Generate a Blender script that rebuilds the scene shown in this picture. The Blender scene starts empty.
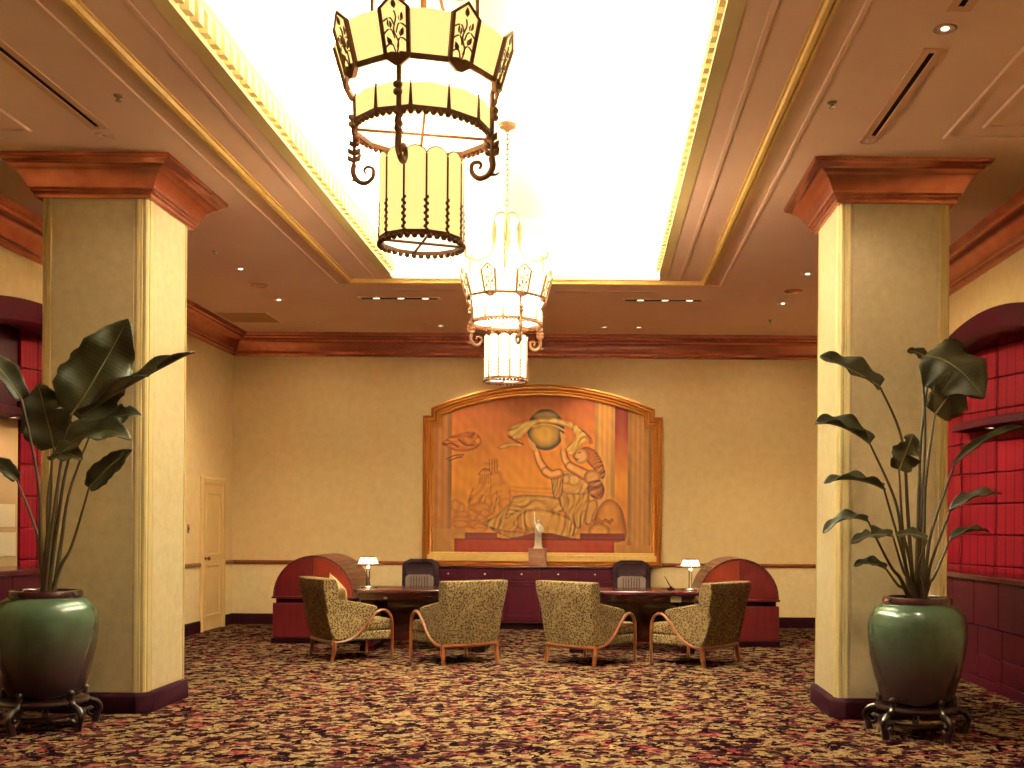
import bpy, bmesh, math, random
import numpy as np
from mathutils import Vector, Matrix
random.seed(7)
R = math.radians
scene = bpy.context.scene
COL = scene.collection

# ------------------------------------------------------------------ camera, world, exposure
cam_d = bpy.data.cameras.new('camera'); cam = bpy.data.objects.new('camera', cam_d); COL.objects.link(cam)
cam.location = (0, 0, 1.4); cam.rotation_euler = (R(90), -0.0075, 0)
cam_d.sensor_width = 36; cam_d.lens = 1080 / 1024 * 36
cam_d.shift_x = -(596 - 512) / 1024; cam_d.shift_y = (527 - 384) / 1024
cam_d.clip_start = .05
scene.camera = cam
w = bpy.data.worlds.new('world'); scene.world = w; w.use_nodes = True
w.node_tree.nodes['Background'].inputs[0].default_value = (.02, .012, .008, 1)
w.node_tree.nodes['Background'].inputs[1].default_value = .3
vs = scene.view_settings
vs.view_transform = 'Standard'; vs.look = 'None'; vs.gamma = 1; vs.use_curve_mapping = False
vs.exposure = 1.28
cy = scene.cycles
cy.use_denoising = True; cy.max_bounces = 9; cy.diffuse_bounces = 6; cy.glossy_bounces = 3
cy.sample_clamp_indirect = 6; cy.caustics_reflective = False; cy.caustics_refractive = False

WARM = (1, .76, .47)
CX = -.76            # axis of the hall
XL, XR, YB, YF = -5.12, 3.57, 15.2, -3.0
ZC = 4.07            # ceiling
TX0, TX1, TY0, TY1, TZ = -2.22, .67, 2.2, 11.66, 4.72      # light tray
def light(kind, name, loc, energy, color=WARM, rot=(0, 0, 0), parent=None, **kw):
    d = bpy.data.lights.new(name, kind); d.energy = energy; d.color = color
    for k, v in kw.items(): setattr(d, k, v)
    o = bpy.data.objects.new(name, d); COL.objects.link(o)
    o.location = loc; o.rotation_euler = rot; o.parent = parent
    return o
COVE = 1250
for nm, x in (('cove_light', TX0 - .26), ('cove_light', TX1 + .26)):
    light('AREA', nm, (x, (6.2 + TY1 - .25) / 2, 4.2), COVE * 1.0, (.90, 1, .76), (R(180), R(42) * (-1 if x > CX else 1), 0), shape='RECTANGLE', size=.16, size_y=TY1 - .25 - 6.2)

# ------------------------------------------------------------------ materials
def lin(h):
    h = h.lstrip('#'); o = []
    for i in (0, 2, 4):
        c = int(h[i:i+2], 16) / 255
        o.append(c / 12.92 if c <= .04045 else ((c + .055) / 1.055) ** 2.4)
    return (*o, 1)
class NT:
    def __init__(s, name):
        s.m = bpy.data.materials.new(name); s.m.use_nodes = True
        s.t = s.m.node_tree; s.n = s.t.nodes; s.b = s.n['Principled BSDF']; s.l = s.t.links.new
    def node(s, kind, ins=None, **kw):
        x = s.n.new(kind)
        for k, v in kw.items(): setattr(x, k, v)
        for k, v in (ins or {}).items():
            if isinstance(v, bpy.types.NodeSocket): s.l(v, x.inputs[k])
            else: x.inputs[k].default_value = v
        return x
    def coord(s, which='Object', scale=(1, 1, 1)):
        c = s.node('ShaderNodeTexCoord')
        return s.node('ShaderNodeMapping', {'Vector': c.outputs[which], 'Scale': scale}).outputs[0]
    def noise(s, vec, scale, detail=4, rough=.6, dist=0):
        return s.node('ShaderNodeTexNoise', {'Vector': vec, 'Scale': scale, 'Detail': detail, 'Roughness': rough, 'Distortion': dist}).outputs['Fac']
    def ramp(s, fac, stops, mode='LINEAR'):
        r = s.node('ShaderNodeValToRGB', {'Fac': fac}); cr = r.color_ramp; cr.interpolation = mode
        while len(cr.elements) < len(stops): cr.elements.new(.5)
        for e, (p, c) in zip(cr.elements, stops): e.position = p; e.color = c
        return r.outputs[0]
    def mix(s, fac, a, b, mode='MIX'):
        x = s.node('ShaderNodeMix', data_type='RGBA', blend_type=mode)
        for i, v in ((0, fac), (6, a), (7, b)):
            if isinstance(v, bpy.types.NodeSocket): s.l(v, x.inputs[i])
            else: x.inputs[i].default_value = v
        return x.outputs[2]
    def bump(s, h, strength=.3, dist=.01):
        s.l(s.node('ShaderNodeBump', {'Height': h, 'Strength': strength, 'Distance': dist}).outputs[0], s.b.inputs['Normal'])
    def fin(s, color, rough=.6, metal=0, spec=.5, coat=0):
        for k, v in (('Base Color', color), ('Roughness', rough), ('Metallic', metal), ('Specular IOR Level', spec), ('Coat Weight', coat)):
            if isinstance(v, bpy.types.NodeSocket): s.l(v, s.b.inputs[k])
            else: s.b.inputs[k].default_value = v
        return s.m
def mottled(name, c0, c1, scale=6, rough=.6, metal=0, spec=.4, stretch=(1, 1, 1), bump=0, coat=0, detail=4):
    t = NT(name); v = t.coord('Object', stretch); n = t.noise(v, scale, detail)
    if bump: t.bump(n, bump, .01)
    return t.fin(t.ramp(n, [(.3, lin(c0)), (.7, lin(c1))]), rough, metal, spec, coat)
M = {}
M['wall'] = mottled('wall_paper', '#dabf90', '#e2ca9c', 9, .75, spec=.25)
M['dado'] = mottled('dado_paper', '#e4d0a2', '#eedcb2', 14, .7, spec=.25)
M['ceil'] = mottled('ceiling_paint', '#dcb8aa', '#e2c0b2', 1.2, .85, spec=.2)
M['tray'] = mottled('tray_paint', '#f6efe0', '#faf4e8', 1, .9, spec=.1)
M['lip'] = mottled('lip_plaster', '#c4b080', '#ceba8a', 3, .6, spec=.3)
M['gold'] = mottled('gold_leaf', '#dcb466', '#e8c880', 20, .45, .2, .5)
M['copper'] = mottled('copper_leaf', '#b0645a', '#c8826e', 7, .27, .85, .5, (1, 1, 1))
M['frame'] = mottled('frame_gold', '#b8722c', '#c88038', 6, .34, .55, .5)
M['dark'] = mottled('dark_plinth', '#20030d', '#260511', 5, .7, spec=.08)
M['marble'] = mottled('pillar_stone', '#ccbd9a', '#daccae', 16, .42, spec=.45, detail=6)
M['moulding'] = mottled('pillar_moulding', '#d8c794', '#e2d2a2', 6, .45, spec=.4)
M['groove'] = mottled('groove', '#8a6a42', '#937048', 6, .7)
M['darkwood'] = mottled('dark_red_wood', '#320210', '#3c0414', 3, .45, spec=.15, stretch=(6, 6, .6))
M['redwood'] = mottled('red_veneer', '#4a0c14', '#601518', 3, .28, spec=.5, stretch=(8, 8, .8), coat=.3)
M['orangewood'] = mottled('orange_veneer', '#70201a', '#842c1c', 3, .28, spec=.5, stretch=(5, 5, 2), coat=.3)
M['deskwood'] = mottled('desk_wood', '#34080f', '#460f16', 3, .22, spec=.6, stretch=(1, 8, 8), coat=.4)
M['black'] = mottled('black_recess', '#160409', '#1c060c', 5, .7, spec=.05)
M['leather'] = mottled('dark_leather', '#1c0c10', '#241216', 30, .65, spec=.04, bump=.08)
M['greyfab'] = mottled('grey_mesh', '#5c4840', '#6a564c', 60, .8, bump=.1)
M['beech'] = mottled('beech_wood', '#703a1a', '#844622', 4, .32, spec=.5, stretch=(6, 6, 1), coat=.2)
M['chrome'] = mottled('chrome', '#c8c0b4', '#d8d0c4', 5, .15, 1)
M['silver'] = mottled('silver_figure', '#e6ded0', '#f6f0e6', 40, .3, .3)
M['plinthstone'] = mottled('plinth_stone', '#8c5a44', '#a06a50', 25, .4)
M['bronze'] = mottled('lantern_bronze', '#6e4630', '#85583c', 30, .5, .3)
M['brassy'] = mottled('lantern_brass', '#4e3218', '#5e3e20', 30, .55, .4)
M['ebony'] = mottled('ebony_stand', '#160508', '#1e080c', 6, .3, spec=.4, coat=.1)
M['soil'] = mottled('soil', '#2a1710', '#40241a', 40, .95, bump=.5)
M['stalk'] = mottled('stalk', '#3a2c1c', '#4a3824', 10, .5, stretch=(4, 4, .5))
M['rib'] = mottled('midrib', '#6a5e38', '#786a40', 10, .5)
M['white'] = mottled('white_paper', '#d8cab0', '#e2d6c0', 3, .7)
M['beige'] = mottled('beige_wall', '#b99a74', '#c2a47e', 2, .8)
M['pillow'] = mottled('cream_pillow', '#d8b884', '#e2c592', 30, .85, bump=.1)
M['door'] = mottled('door_paint', '#d3b27c', '#dabb87', 4, .55)
M['metalgrey'] = mottled('grey_metal', '#8d7a66', '#9b8872', 10, .4, .7)
M['diffwhite'] = mottled('diffuser_white', '#c89c84', '#d0a58c', 3, .6)

M['hatch'] = mottled('hatch_paint', '#b08468', '#b88c70', 3, .8)

def emis(name, color, strength, base='#f2e6c0', rough=.5):
    t = NT(name); t.b.inputs['Emission Color'].default_value = lin(color); t.b.inputs['Emission Strength'].default_value = strength
    return t.fin(lin(base), rough)
M['shade'] = emis('lit_parchment', '#ffe08c', .46, '#f0dca0')
M['shade_hot'] = emis('lit_diffuser', '#fff0c4', 1.0)
M['bright'] = emis('lit_parchment_bright', '#ffeaaa', 1.3, '#f0dca0'); M['bright_hot'] = emis('lit_diffuser_bright', '#fff4d4', 2.2)
M['bulb'] = emis('lit_bulb', '#fff1d0', 4)
M['lampglass'] = emis('lit_lamp_glass', '#fff4dc', .75)
M['redglow'] = emis('canopy_lens', '#ffd0a0', 4)

def carpet():
    t = NT('carpet'); v = t.coord('Object', (1, 1, 1))
    wob = t.node('ShaderNodeTexNoise', {'Vector': v, 'Scale': 14.0, 'Detail': 2})
    vv = t.node('ShaderNodeVectorMath', {0: v}, operation='ADD')
    sc = t.node('ShaderNodeVectorMath', {0: wob.outputs['Color']}, operation='SCALE'); sc.inputs['Scale'].default_value = .07
    t.l(sc.outputs[0], vv.inputs[1]); v2 = vv.outputs[0]
    n1 = t.noise(v2, 11, 3, .55, .4)      # ground: brown and tan leaf shapes
    base = t.ramp(n1, [(0, lin('#2c1016')), (.42, lin('#442620')), (.50, lin('#665438')), (.58, lin('#5a422e')), (.66, lin('#786642'))], 'CONSTANT')
    vo = t.node('ShaderNodeTexVoronoi', {'Vector': v2, 'Scale': 4.2, 'Randomness': 1.0})     # rose blossoms
    rose = t.ramp(vo.outputs['Distance'], [(0, (1, 1, 1, 1)), (.30, (0, 0, 0, 1))], 'CONSTANT')
    n2 = t.noise(v2, 20, 2, .5)
    rosec = t.ramp(n2, [(0, lin('#4e1420')), (.46, lin('#582c26')), (.56, lin('#68402e'))], 'CONSTANT')
    c = t.mix(rose, base, rosec)
    v3 = t.node('ShaderNodeMapping', {'Vector': v2, 'Location': (3.7, 9.1, 0)}).outputs[0]
    n3 = t.noise(v3, 13, 3, .6, .6)       # dark ground showing between
    dk = t.ramp(n3, [(0, (0, 0, 0, 1)), (.53, (1, 1, 1, 1))], 'CONSTANT')
    n4 = t.noise(v3, 7, 2, .5)
    dkc = t.ramp(n4, [(0, lin('#12040c')), (.55, lin('#1a120e')), (.62, lin('#200814'))], 'CONSTANT')
    c = t.mix(dk, c, dkc)
    pile = t.noise(v, 260, 2)
    c = t.mix(.15, c, t.ramp(pile, [(.3, (.25, .25, .25, 1)), (.7, (1, 1, 1, 1))]), 'MULTIPLY')
    t.bump(pile, .4, .01)
    return t.fin(c, 1.0, spec=0)
M['carpet'] = carpet()
def chairfab():
    t = NT('spotted_fabric'); v = t.coord('Object')
    vo = t.node('ShaderNodeTexVoronoi', {'Vector': v, 'Scale': 62.0}).outputs['Distance']
    n = t.noise(v, 7, 3)
    lightc = t.ramp(n, [(.35, lin('#7c6644')), (.65, lin('#8e7650'))])
    c = t.mix(t.ramp(vo, [(.36, (1, 1, 1, 1)), (.50, (0, 0, 0, 1))]), lightc, lin('#30160f'))
    t.bump(vo, .2, .005)
    return t.fin(c, .9, spec=.15)
M['fabric'] = chairfab()
def redpanel(name, a, b, c):
    t = NT(name); v = t.coord('Object', (1, 1, 1))
    wv = t.node('ShaderNodeTexWave', {'Vector': v, 'Scale': 2.6, 'Distortion': 0}, wave_type='BANDS', bands_direction='X').outputs['Fac']
    g = t.noise(t.coord('Object', (14, 14, .8)), 4, 4)
    col = t.ramp(g, [(.3, lin(a)), (.7, lin(b))])
    col = t.mix(t.ramp(wv, [(.0, (1, 1, 1, 1)), (.05, (0, 0, 0, 1))]), col, lin(c))
    return t.fin(col, .6, spec=.1)
M['redpanel'] = redpanel('red_panel', '#620212', '#720616', '#320208')
def celadon():
    t = NT('celadon_glaze'); v = t.coord('Object'); n = t.noise(v, 5, 5)
    c = t.ramp(n, [(.3, lin('#304230')), (.55, lin('#3e503c')), (.75, lin('#4a543e'))])
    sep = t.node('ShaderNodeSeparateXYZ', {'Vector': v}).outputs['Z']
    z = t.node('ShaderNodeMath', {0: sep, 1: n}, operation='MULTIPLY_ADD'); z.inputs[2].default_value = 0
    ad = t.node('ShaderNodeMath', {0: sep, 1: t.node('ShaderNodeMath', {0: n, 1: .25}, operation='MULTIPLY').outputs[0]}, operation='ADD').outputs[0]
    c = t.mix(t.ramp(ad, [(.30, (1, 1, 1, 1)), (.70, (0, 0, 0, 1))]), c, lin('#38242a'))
    return t.fin(c, .24, spec=.5, coat=.12)
M['celadon'] = celadon()
M['rimglaze'] = mottled('brown_glaze', '#321216', '#431a1c', 10, .25, coat=.2)
def leafmat():
    t = NT('leaf_green'); v = t.coord('UV')
    wv = t.node('ShaderNodeTexWave', {'Vector': v, 'Scale': 9.0, 'Distortion': 1.0}, wave_type='BANDS', bands_direction='X').outputs['Fac']
    n = t.noise(t.coord('Object'), 6, 3)
    c = t.ramp(n, [(.3, lin('#26261a')), (.7, lin('#3e3c26'))])
    c = t.mix(t.ramp(wv, [(.1, (.3, .3, .3, 1)), (.6, (0, 0, 0, 1))]), c, lin('#4c4a30'))
    t.bump(wv, .08, .004)
    t.b.inputs['Transmission Weight'].default_value = 0
    return t.fin(c, .45, spec=.35)
M['leaf'] = leafmat()

# ------------------------------------------------------------------ mesh helpers
class MB:
    def __init__(s): s.v = []; s.f = []
    def add(s, vs, fs, mat=None):
        b = len(s.v)
        s.v += [tuple(mat @ Vector(p)) if mat else tuple(p) for p in vs]
        s.f += [tuple(i + b for i in q) for q in fs]; return s
    def box(s, x0, x1, y0, y1, z0, z1, mat=None):
        vs = [(x, y, z) for z in (z0, z1) for y in (y0, y1) for x in (x0, x1)]
        return s.add(vs, [(0, 2, 3, 1), (4, 5, 7, 6), (0, 1, 5, 4), (2, 6, 7, 3), (0, 4, 6, 2), (1, 3, 7, 5)], mat)
    def prism(s, poly, h0, h1, fn=lambda u, v, h: (u, v, h), mat=None):
        n = len(poly)
        vs = [fn(u, v, h0) for u, v in poly] + [fn(u, v, h1) for u, v in poly]
        fs = [tuple(range(n))[::-1], tuple(range(n, 2 * n))] + [(i, (i + 1) % n, n + (i + 1) % n, n + i) for i in range(n)]
        return s.add(vs, fs, mat)
    def loft(s, rings, caps=True, closed=False):
        n = len(rings[0]); vs = [p for r in rings for p in r]; fs = []
        m = len(rings)
        for i in range(m if closed else m - 1):
            a, b = i * n, ((i + 1) % m) * n
            for j in range(n): k = (j + 1) % n; fs.append((a + j, a + k, b + k, b + j))
        if caps and not closed: fs += [tuple(range(n))[::-1], tuple(range((m - 1) * n, m * n))]
        return s.add(vs, fs)
    def lathe(s, prof, n=24, c=(0, 0, 0), caps=True, sx=1, sy=1, rot=0):
        return s.loft([[(c[0] + sx * r * math.cos(rot + 2 * math.pi * j / n), c[1] + sy * r * math.sin(rot + 2 * math.pi * j / n), c[2] + z) for j in range(n)] for r, z in prof], caps)
    def tube(s, pts, r, n=8, caps=True, closed=False, flat=1.0, side=None):
        P = [Vector(p) for p in pts]; m = len(P); rings = []; prev = None
        for i in range(m):
            if closed: t = P[(i + 1) % m] - P[i - 1]
            else: t = P[min(i + 1, m - 1)] - P[max(i - 1, 0)]
            t.normalize()
            if side is not None: a = Vector(side) - t * t.dot(Vector(side))
            elif prev is None: a = t.orthogonal()
            else: a = prev - t * t.dot(prev)
            a.normalize(); prev = a; b = t.cross(a)
            rr = r[i] if isinstance(r, (list, tuple)) else r
            rings.append([tuple(P[i] + a * rr * math.cos(2 * math.pi * j / n) + b * rr * flat * math.sin(2 * math.pi * j / n)) for j in range(n)])
        return s.loft(rings, caps, closed)
    def sphere(s, c, r, n=12, m=8, sx=1, sy=1, sz=1):
        return s.lathe([(r * math.sin(math.pi * k / m) + 1e-4, -r * sz * math.cos(math.pi * k / m)) for k in range(m + 1)], n, c, True, sx, sy)
    def sweep(s, prof, path, closed, fn):
        """prof: (offset, height) open/closed section; path: 2-D polyline; offset to the left of travel, mitred."""
        n = len(path); rings = []
        for i in range(n):
            p = Vector(path[i])
            a = Vector(path[i - 1]) if (closed or i > 0) else None
            b = Vector(path[(i + 1) % n]) if (closed or i < n - 1) else None
            d0 = (p - a).normalized() if a is not None else None
            d1 = (b - p).normalized() if b is not None else None
            if d0 is None: d0 = d1
            if d1 is None: d1 = d0
            n0 = Vector((-d0.y, d0.x)); n1 = Vector((-d1.y, d1.x))
            mm = (n0 + n1); mm = mm / max(mm.dot(n0), .2)
            rings.append([fn(p.x + mm.x * o, p.y + mm.y * o, h) for o, h in prof])
        return s.loft(rings, True, closed)
    def build(s, name, mat, parent=None, smooth=35, bevel=0, seg=2, loc=None, sub=0, solid=0, remesh=0):
        me = bpy.data.meshes.new(name); me.from_pydata(s.v, [], s.f); me.update()
        bm = bmesh.new(); bm.from_mesh(me); bmesh.ops.recalc_face_normals(bm, faces=bm.faces); bm.to_mesh(me); bm.free()
        me.materials.append(M[mat] if isinstance(mat, str) else mat)
        o = bpy.data.objects.new(name, me); COL.objects.link(o); o.parent = parent
        if loc: o.location = loc
        if remesh: x = o.modifiers.new('remesh', 'REMESH'); x.mode = 'VOXEL'; x.voxel_size = remesh; x.use_smooth_shade = True
        if bevel: x = o.modifiers.new('bevel', 'BEVEL'); x.width = bevel; x.segments = seg; x.limit_method = 'ANGLE'
        if sub: x = o.modifiers.new('sub', 'SUBSURF'); x.levels = sub; x.render_levels = sub
        if solid: x = o.modifiers.new('solid', 'SOLIDIFY'); x.thickness = solid; x.offset = 0
        if smooth:
            me.polygons.foreach_set('use_smooth', [True] * len(me.polygons))
            if not sub: me.set_sharp_from_angle(angle=R(smooth))
        return o
def tag(o, label=None, cat=None, group=None, kind=None):
    for k, v in (('label', label), ('category', cat), ('group', group), ('kind', kind)):
        if v: o[k] = v
    return o
def thing(name, label, cat, loc=(0, 0, 0), rz=0, group=None, kind=None):
    o = bpy.data.objects.new(name, None); COL.objects.link(o); o.empty_display_size = .1
    o.location = loc; o.rotation_euler = (0, 0, rz)
    return tag(o, label, cat, group, kind)
def dup(o, parent=None, **kw):
    c = o.copy(); COL.objects.link(c); c.parent = parent
    for k, v in kw.items(): setattr(c, k, v)
    return c
def dup_tree(o, parent=None):
    c = dup(o, parent)
    for ch in list(o.children): dup_tree(ch, c)
    return c
def spline(pts, n=6):
    P = [Vector(p) for p in pts]; out = []
    for i in range(len(P) - 1):
        p0 = P[max(i - 1, 0)]; p1 = P[i]; p2 = P[i + 1]; p3 = P[min(i + 2, len(P) - 1)]
        for k in range(n):
            t = k / n
            out.append(.5 * ((2 * p1) + (p2 - p0) * t + (2 * p0 - 5 * p1 + 4 * p2 - p3) * t * t + (3 * p1 - p0 - 3 * p2 + p3) * t ** 3))
    out.append(P[-1]); return out

# ================================================================== the room
tag(MB().box(-6.4, 4.9, YF - .2, YB + .2, -.1, 0).build('floor', 'carpet'), 'brown, rose and dark leaf patterned carpet over the whole floor', 'carpet', kind='structure')

# ---- ceiling with light tray
ceil = MB()
for a in ((-6.4, TX0 + .005, YF - .2, YB + .2), (TX1 - .005, 4.9, YF - .2, YB + .2), (TX0 + .005, TX1 - .005, YF - .2, TY0), (TX0 + .005, TX1 - .005, TY1, YB + .2)):
    ceil.box(a[0], a[1], a[2], a[3], ZC, ZC + .05)
ceil = tag(ceil.build('ceiling', 'ceil', smooth=0), 'warm brown plaster ceiling around a bright sunken light tray', 'ceiling', kind='structure')
tr = MB()
x0, x1 = TX0 - .6, TX1 + .6
tr.box(x0, x1, TY0 - .1, TY1 + .1, TZ, TZ + .08)
tr.box(x0 - .05, x0, TY0 - .1, TY1 + .1, ZC + .05, TZ + .08); tr.box(x1, x1 + .05, TY0 - .1, TY1 + .1, ZC + .05, TZ + .08)
tr.box(x0, x1, TY0 - .1, TY0, ZC + .05, TZ + .08); tr.box(x0, x1, TY1, TY1 + .1, ZC + .05, TZ + .08)
tr.build('light_tray', 'tray', ceil, smooth=0)['label'] = 'overlit white tray ceiling'
fx = lambda u, v, h: (u, v, ZC - h)
# gilded rectangle round the tray, and plain ribs beside it
rect = lambda ax, bx, ay, by: [(ax, ay), (ax, by), (bx, by), (bx, ay)]
gp = [(-.045, 0), (-.045, .012), (-.03, .012), (-.022, .035), (-.002, .042), (.006, .022), (.012, .022), (.016, .032), (.026, .032), (.03, .014), (.045, .012), (.045, 0)]
MB().sweep(gp, rect(-2.70, 1.165, 1.7, 11.74), True, fx).build('gilded_moulding', 'gold', ceil)['label'] = 'gilded reeded moulding framing the tray'
for ax, bx, by in ((-2.89, 1.36, 11.93),):
    MB().sweep([(-.018, 0), (-.01, .007), (.01, .007), (.018, 0)], rect(ax, bx, 1.5, by), True, fx).build('ceiling_rib', 'ceil', ceil)
for x in (-2.42, .89):
    MB().box(x - .018, x + .018, 1.9, 11.66, ZC - .008, ZC + .001).build('ceiling_rib', 'ceil', ceil, bevel=.006)
# lips with dentils along both sides
dent = None
for x, s in ((TX0, 1), (TX1, -1)):
    lip = MB()
    prof = [(0, 0), (.035, 0), (.035, .03), (.012, .045), (.012, .185), (.03, .20), (.04, .235), (.04, .25), (-.06, .25), (-.06, .0)]
    lip.prism([(x + s * (o - .012), ZC - .005 + h) for o, h in prof], TY0, TY1 - .2, lambda u, v, h: (u, h, v))
    lp = lip.build('tray_lip', 'lip', ceil, smooth=0)
    for k in range(68):
        y = TY0 + .12 + k * .137
        if dent is None:
            d = MB().prism([(0, .05), (.05, .05), (.05, .15), (.035, .18), (0, .18)], -.036, .036, lambda u, v, h: (u, h, v)).build('dentil', 'lip', lp, smooth=0); dent = d
        else: d = dup(dent, lp)
        d.location = (x, y, ZC); d.scale = (s, 1, 1)

# ceiling panel frames at both sides
for n, (ax, bx) in enumerate(((2.36, 3.2), (-4.72, -3.88))):
    fr = MB()
    for ins in (0, .2):
        fr.sweep([(-.022, 0), (-.012, .012), (.012, .012), (.022, 0)], [(ax + ins, 3.0 + ins), (ax + ins, 7.34 - ins), (bx - ins, 7.34 - ins), (bx - ins, 3.0 + ins)], True, fx)
    fr.build('panel_moulding', 'ceil', ceil)

# ---- walls
tag(MB().box(XL - .2, XR + .2, YB, YB + .15, 0, ZC + .1).build('wall_back', 'wall', smooth=0), 'yellow papered back wall carrying the arched mural', 'wall', kind='structure')
tag(MB().box(-6.4, 4.9, YF - .15, YF, 0, ZC + .1).build('wall_front', 'wall', smooth=0), 'yellow wall behind the viewer', 'wall', kind='structure')
AY, AH, AR, AZ = 10.0, 2.1, 5.0, 3.385           # arch: centre, half width, radius, crown height
def arch(y, r=AR): return AZ - r + math.sqrt(max(r * r - (y - AY) ** 2, 0))
def side_wall(name, X, s, label):
    m = MB()
    xa, xb = X, X + s * .15
    lo, hi = min(xa, xb), max(xa, xb)
    m.box(lo, hi, YF, AY - AH, 0, ZC + .1); m.box(lo, hi, AY + AH, YB + .1, 0, ZC + .1)
    ys = [AY - AH + 2 * AH * k / 24 for k in range(25)]
    poly = [(y, arch(y)) for y in ys] + [(AY + AH, ZC + .1), (AY - AH, ZC + .1)]
    m.prism(poly, lo, hi, lambda u, v, h: (h, u, v))
    o = tag(m.build(name, 'wall', smooth=0), label, 'wall', kind='structure')
    # archivolt
    inner = [(y, arch(y) - .005) for y in ys]
    a = MB()
    path = [(AY - AH, 0), (AY - AH, arch(AY - AH) * .6)] + inner + [(AY + AH, arch(AY + AH) * .6), (AY + AH, 0)]
    a.sweep([(.02, 0), (.02, .05), (-.03, .06), (-.17, .06), (-.20, .03), (-.21, 0), (-.21, -.14), (.02, -.14)], path, False, lambda u, v, h: (X - s * h, u, v))
    a.build('arch_surround', 'darkwood', o)['label'] = 'dark red wooden arch surround'
    return o
wl = side_wall('wall_left', XL, -1, 'yellow left wall with a door and an arched red niche')
wr = side_wall('wall_right', XR, 1, 'yellow right wall with an arched red panelled niche')
def niche(parent, s, X):
    # recess shell in world space: s=+1 right, -1 left
    mx = (lambda x: x) if s > 0 else (lambda x: 2 * CX - x + (0))
    plan = [(3.62, 12.15), (3.68, 10.8), (4.33, 8.75), (4.33, 7.85)]
    sh = MB()
    for (xa, ya), (xb, yb) in zip(plan[:-1], plan[1:]):
        sh.prism([(mx(xa), ya), (mx(xb), yb), (mx(xb + .12), yb), (mx(xa + .12), ya)], 0, 3.5)
    sh.prism([(mx(3.66), 7.85), (mx(4.45), 7.85), (mx(4.45), 7.7), (mx(3.66), 7.7)], 0, 3.5)
    sh.prism([(mx(3.66), 12.2), (mx(3.80), 12.2), (mx(4.5), 8.7), (mx(4.5), 7.7), (mx(3.66), 7.7)], 3.5, 3.55)
    sh.build('niche_shell', 'darkwood', parent, smooth=0)
    d = Vector((4.33 - 3.68, 8.75 - 10.8)).normalized(); nrm = Vector((-abs(d.y), -abs(d.x)))
    first = None
    ang = math.atan2(d.y, d.x * s)
    cols = 4 if s > 0 else 1
    pw = .53
    for c in range(cols):
        for r in range(9):
            p = Vector((3.68, 10.8)) + d * (pw * (c + .5) + .005) + nrm * .02
            if first is None:
                first = MB().box(-pw / 2 + .005, pw / 2 - .005, -.02, .02, 0, .292).build('niche_panel', 'redpanel', parent, bevel=.006, seg=1); q = first
            else: q = dup(first, parent)
            q.location = (mx(p.x), p.y, .75 + .30 * r + .004); q.rotation_euler = (0, 0, ang)
    if s < 0:       # narrow panels up to the beige wall
        for r in range(9):
            p = Vector((3.68, 10.8)) + d * (pw + .105) + nrm * .02
            q = dup(first, parent); q.location = (mx(p.x), p.y, .75 + .30 * r + .004); q.rotation_euler = (0, 0, ang); q.scale = (.38, 1, 1)
    # far narrow facet
    for r in range(9):
        q = dup(first, parent); q.location = (mx(3.655), 11.2, .75 + .30 * r + .004); q.rotation_euler = (0, 0, R(90) + s * R(2.4)); q.scale = (1.4, 1, 1)
    if s < 0:
        a = Vector((3.68, 10.8)) + d * .745; b = Vector((3.68, 10.8)) + d * 2.15
        MB().prism([(mx(a.x), a.y), (mx(b.x), b.y), (mx(b.x - .03), b.y - .02), (mx(a.x - .03), a.y - .02)], .9, 2.36).build('beige_panel', 'beige', parent, smooth=0)['label'] = 'beige notice wall inside the niche'
    return d, nrm, mx
dR, nR, mR = niche(wr, 1, XR)
dL, nL, mL = niche(wl, -1, XL)

# ---- cornice, chair rail, dado, baseboards
cp = [(0, -.30), (.02, -.30), (.03, -.275), (.05, -.265), (.05, -.245), (.065, -.235), (.075, -.20), (.11, -.13), (.17, -.085), (.20, -.075), (.21, -.055), (.245, -.045), (.26, 0), (0, 0)]
cornice_path = [(XR, YF), (XR, YB), (XL, YB), (XL, YF)]
o = MB().sweep(cp, cornice_path, False, lambda u, v, h: (u, v, ZC + h)).build('trim_1', 'copper', smooth=30)
tag(o, 'copper coloured crown moulding running round the room under the ceiling', 'cornice', kind='structure')
DL0, DL1 = 14.03, 14.75        # door on left wall
segs = [[(XR, AY + AH + .22), (XR, YB), (XL, YB), (XL, DL1 + .09)], [(XL, DL0 - .09), (XL, AY + AH + .22)], [(XL, AY - AH - .22), (XL, YF)], [(XR, YF), (XR, AY - AH - .22)]]
zf = lambda u, v, h: (u, v, h)
def tri(name, prof, mat, label, cat):
    m = MB()
    for sg in segs: m.sweep(prof, sg, False, zf)
    return tag(m.build(name, mat, smooth=20), label, cat, kind='structure')
tri('trim_2', [(0, .10), (.008, .10), (.008, .85), (0, .85)], 'dado', 'pale cream dado below the chair rail', 'dado')
tri('trim_3', [(0, .845), (.02, .845), (.03, .865), (.03, .885), (.015, .90), (0, .90)], 'beech', 'slim brown wooden chair rail along the walls', 'chair rail')
tri('baseboard_back', [(0, 0), (.025, 0), (.025, .13), (.015, .15), (0, .15)], 'dark', 'very dark baseboard along the foot of the walls', 'baseboard')

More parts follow.
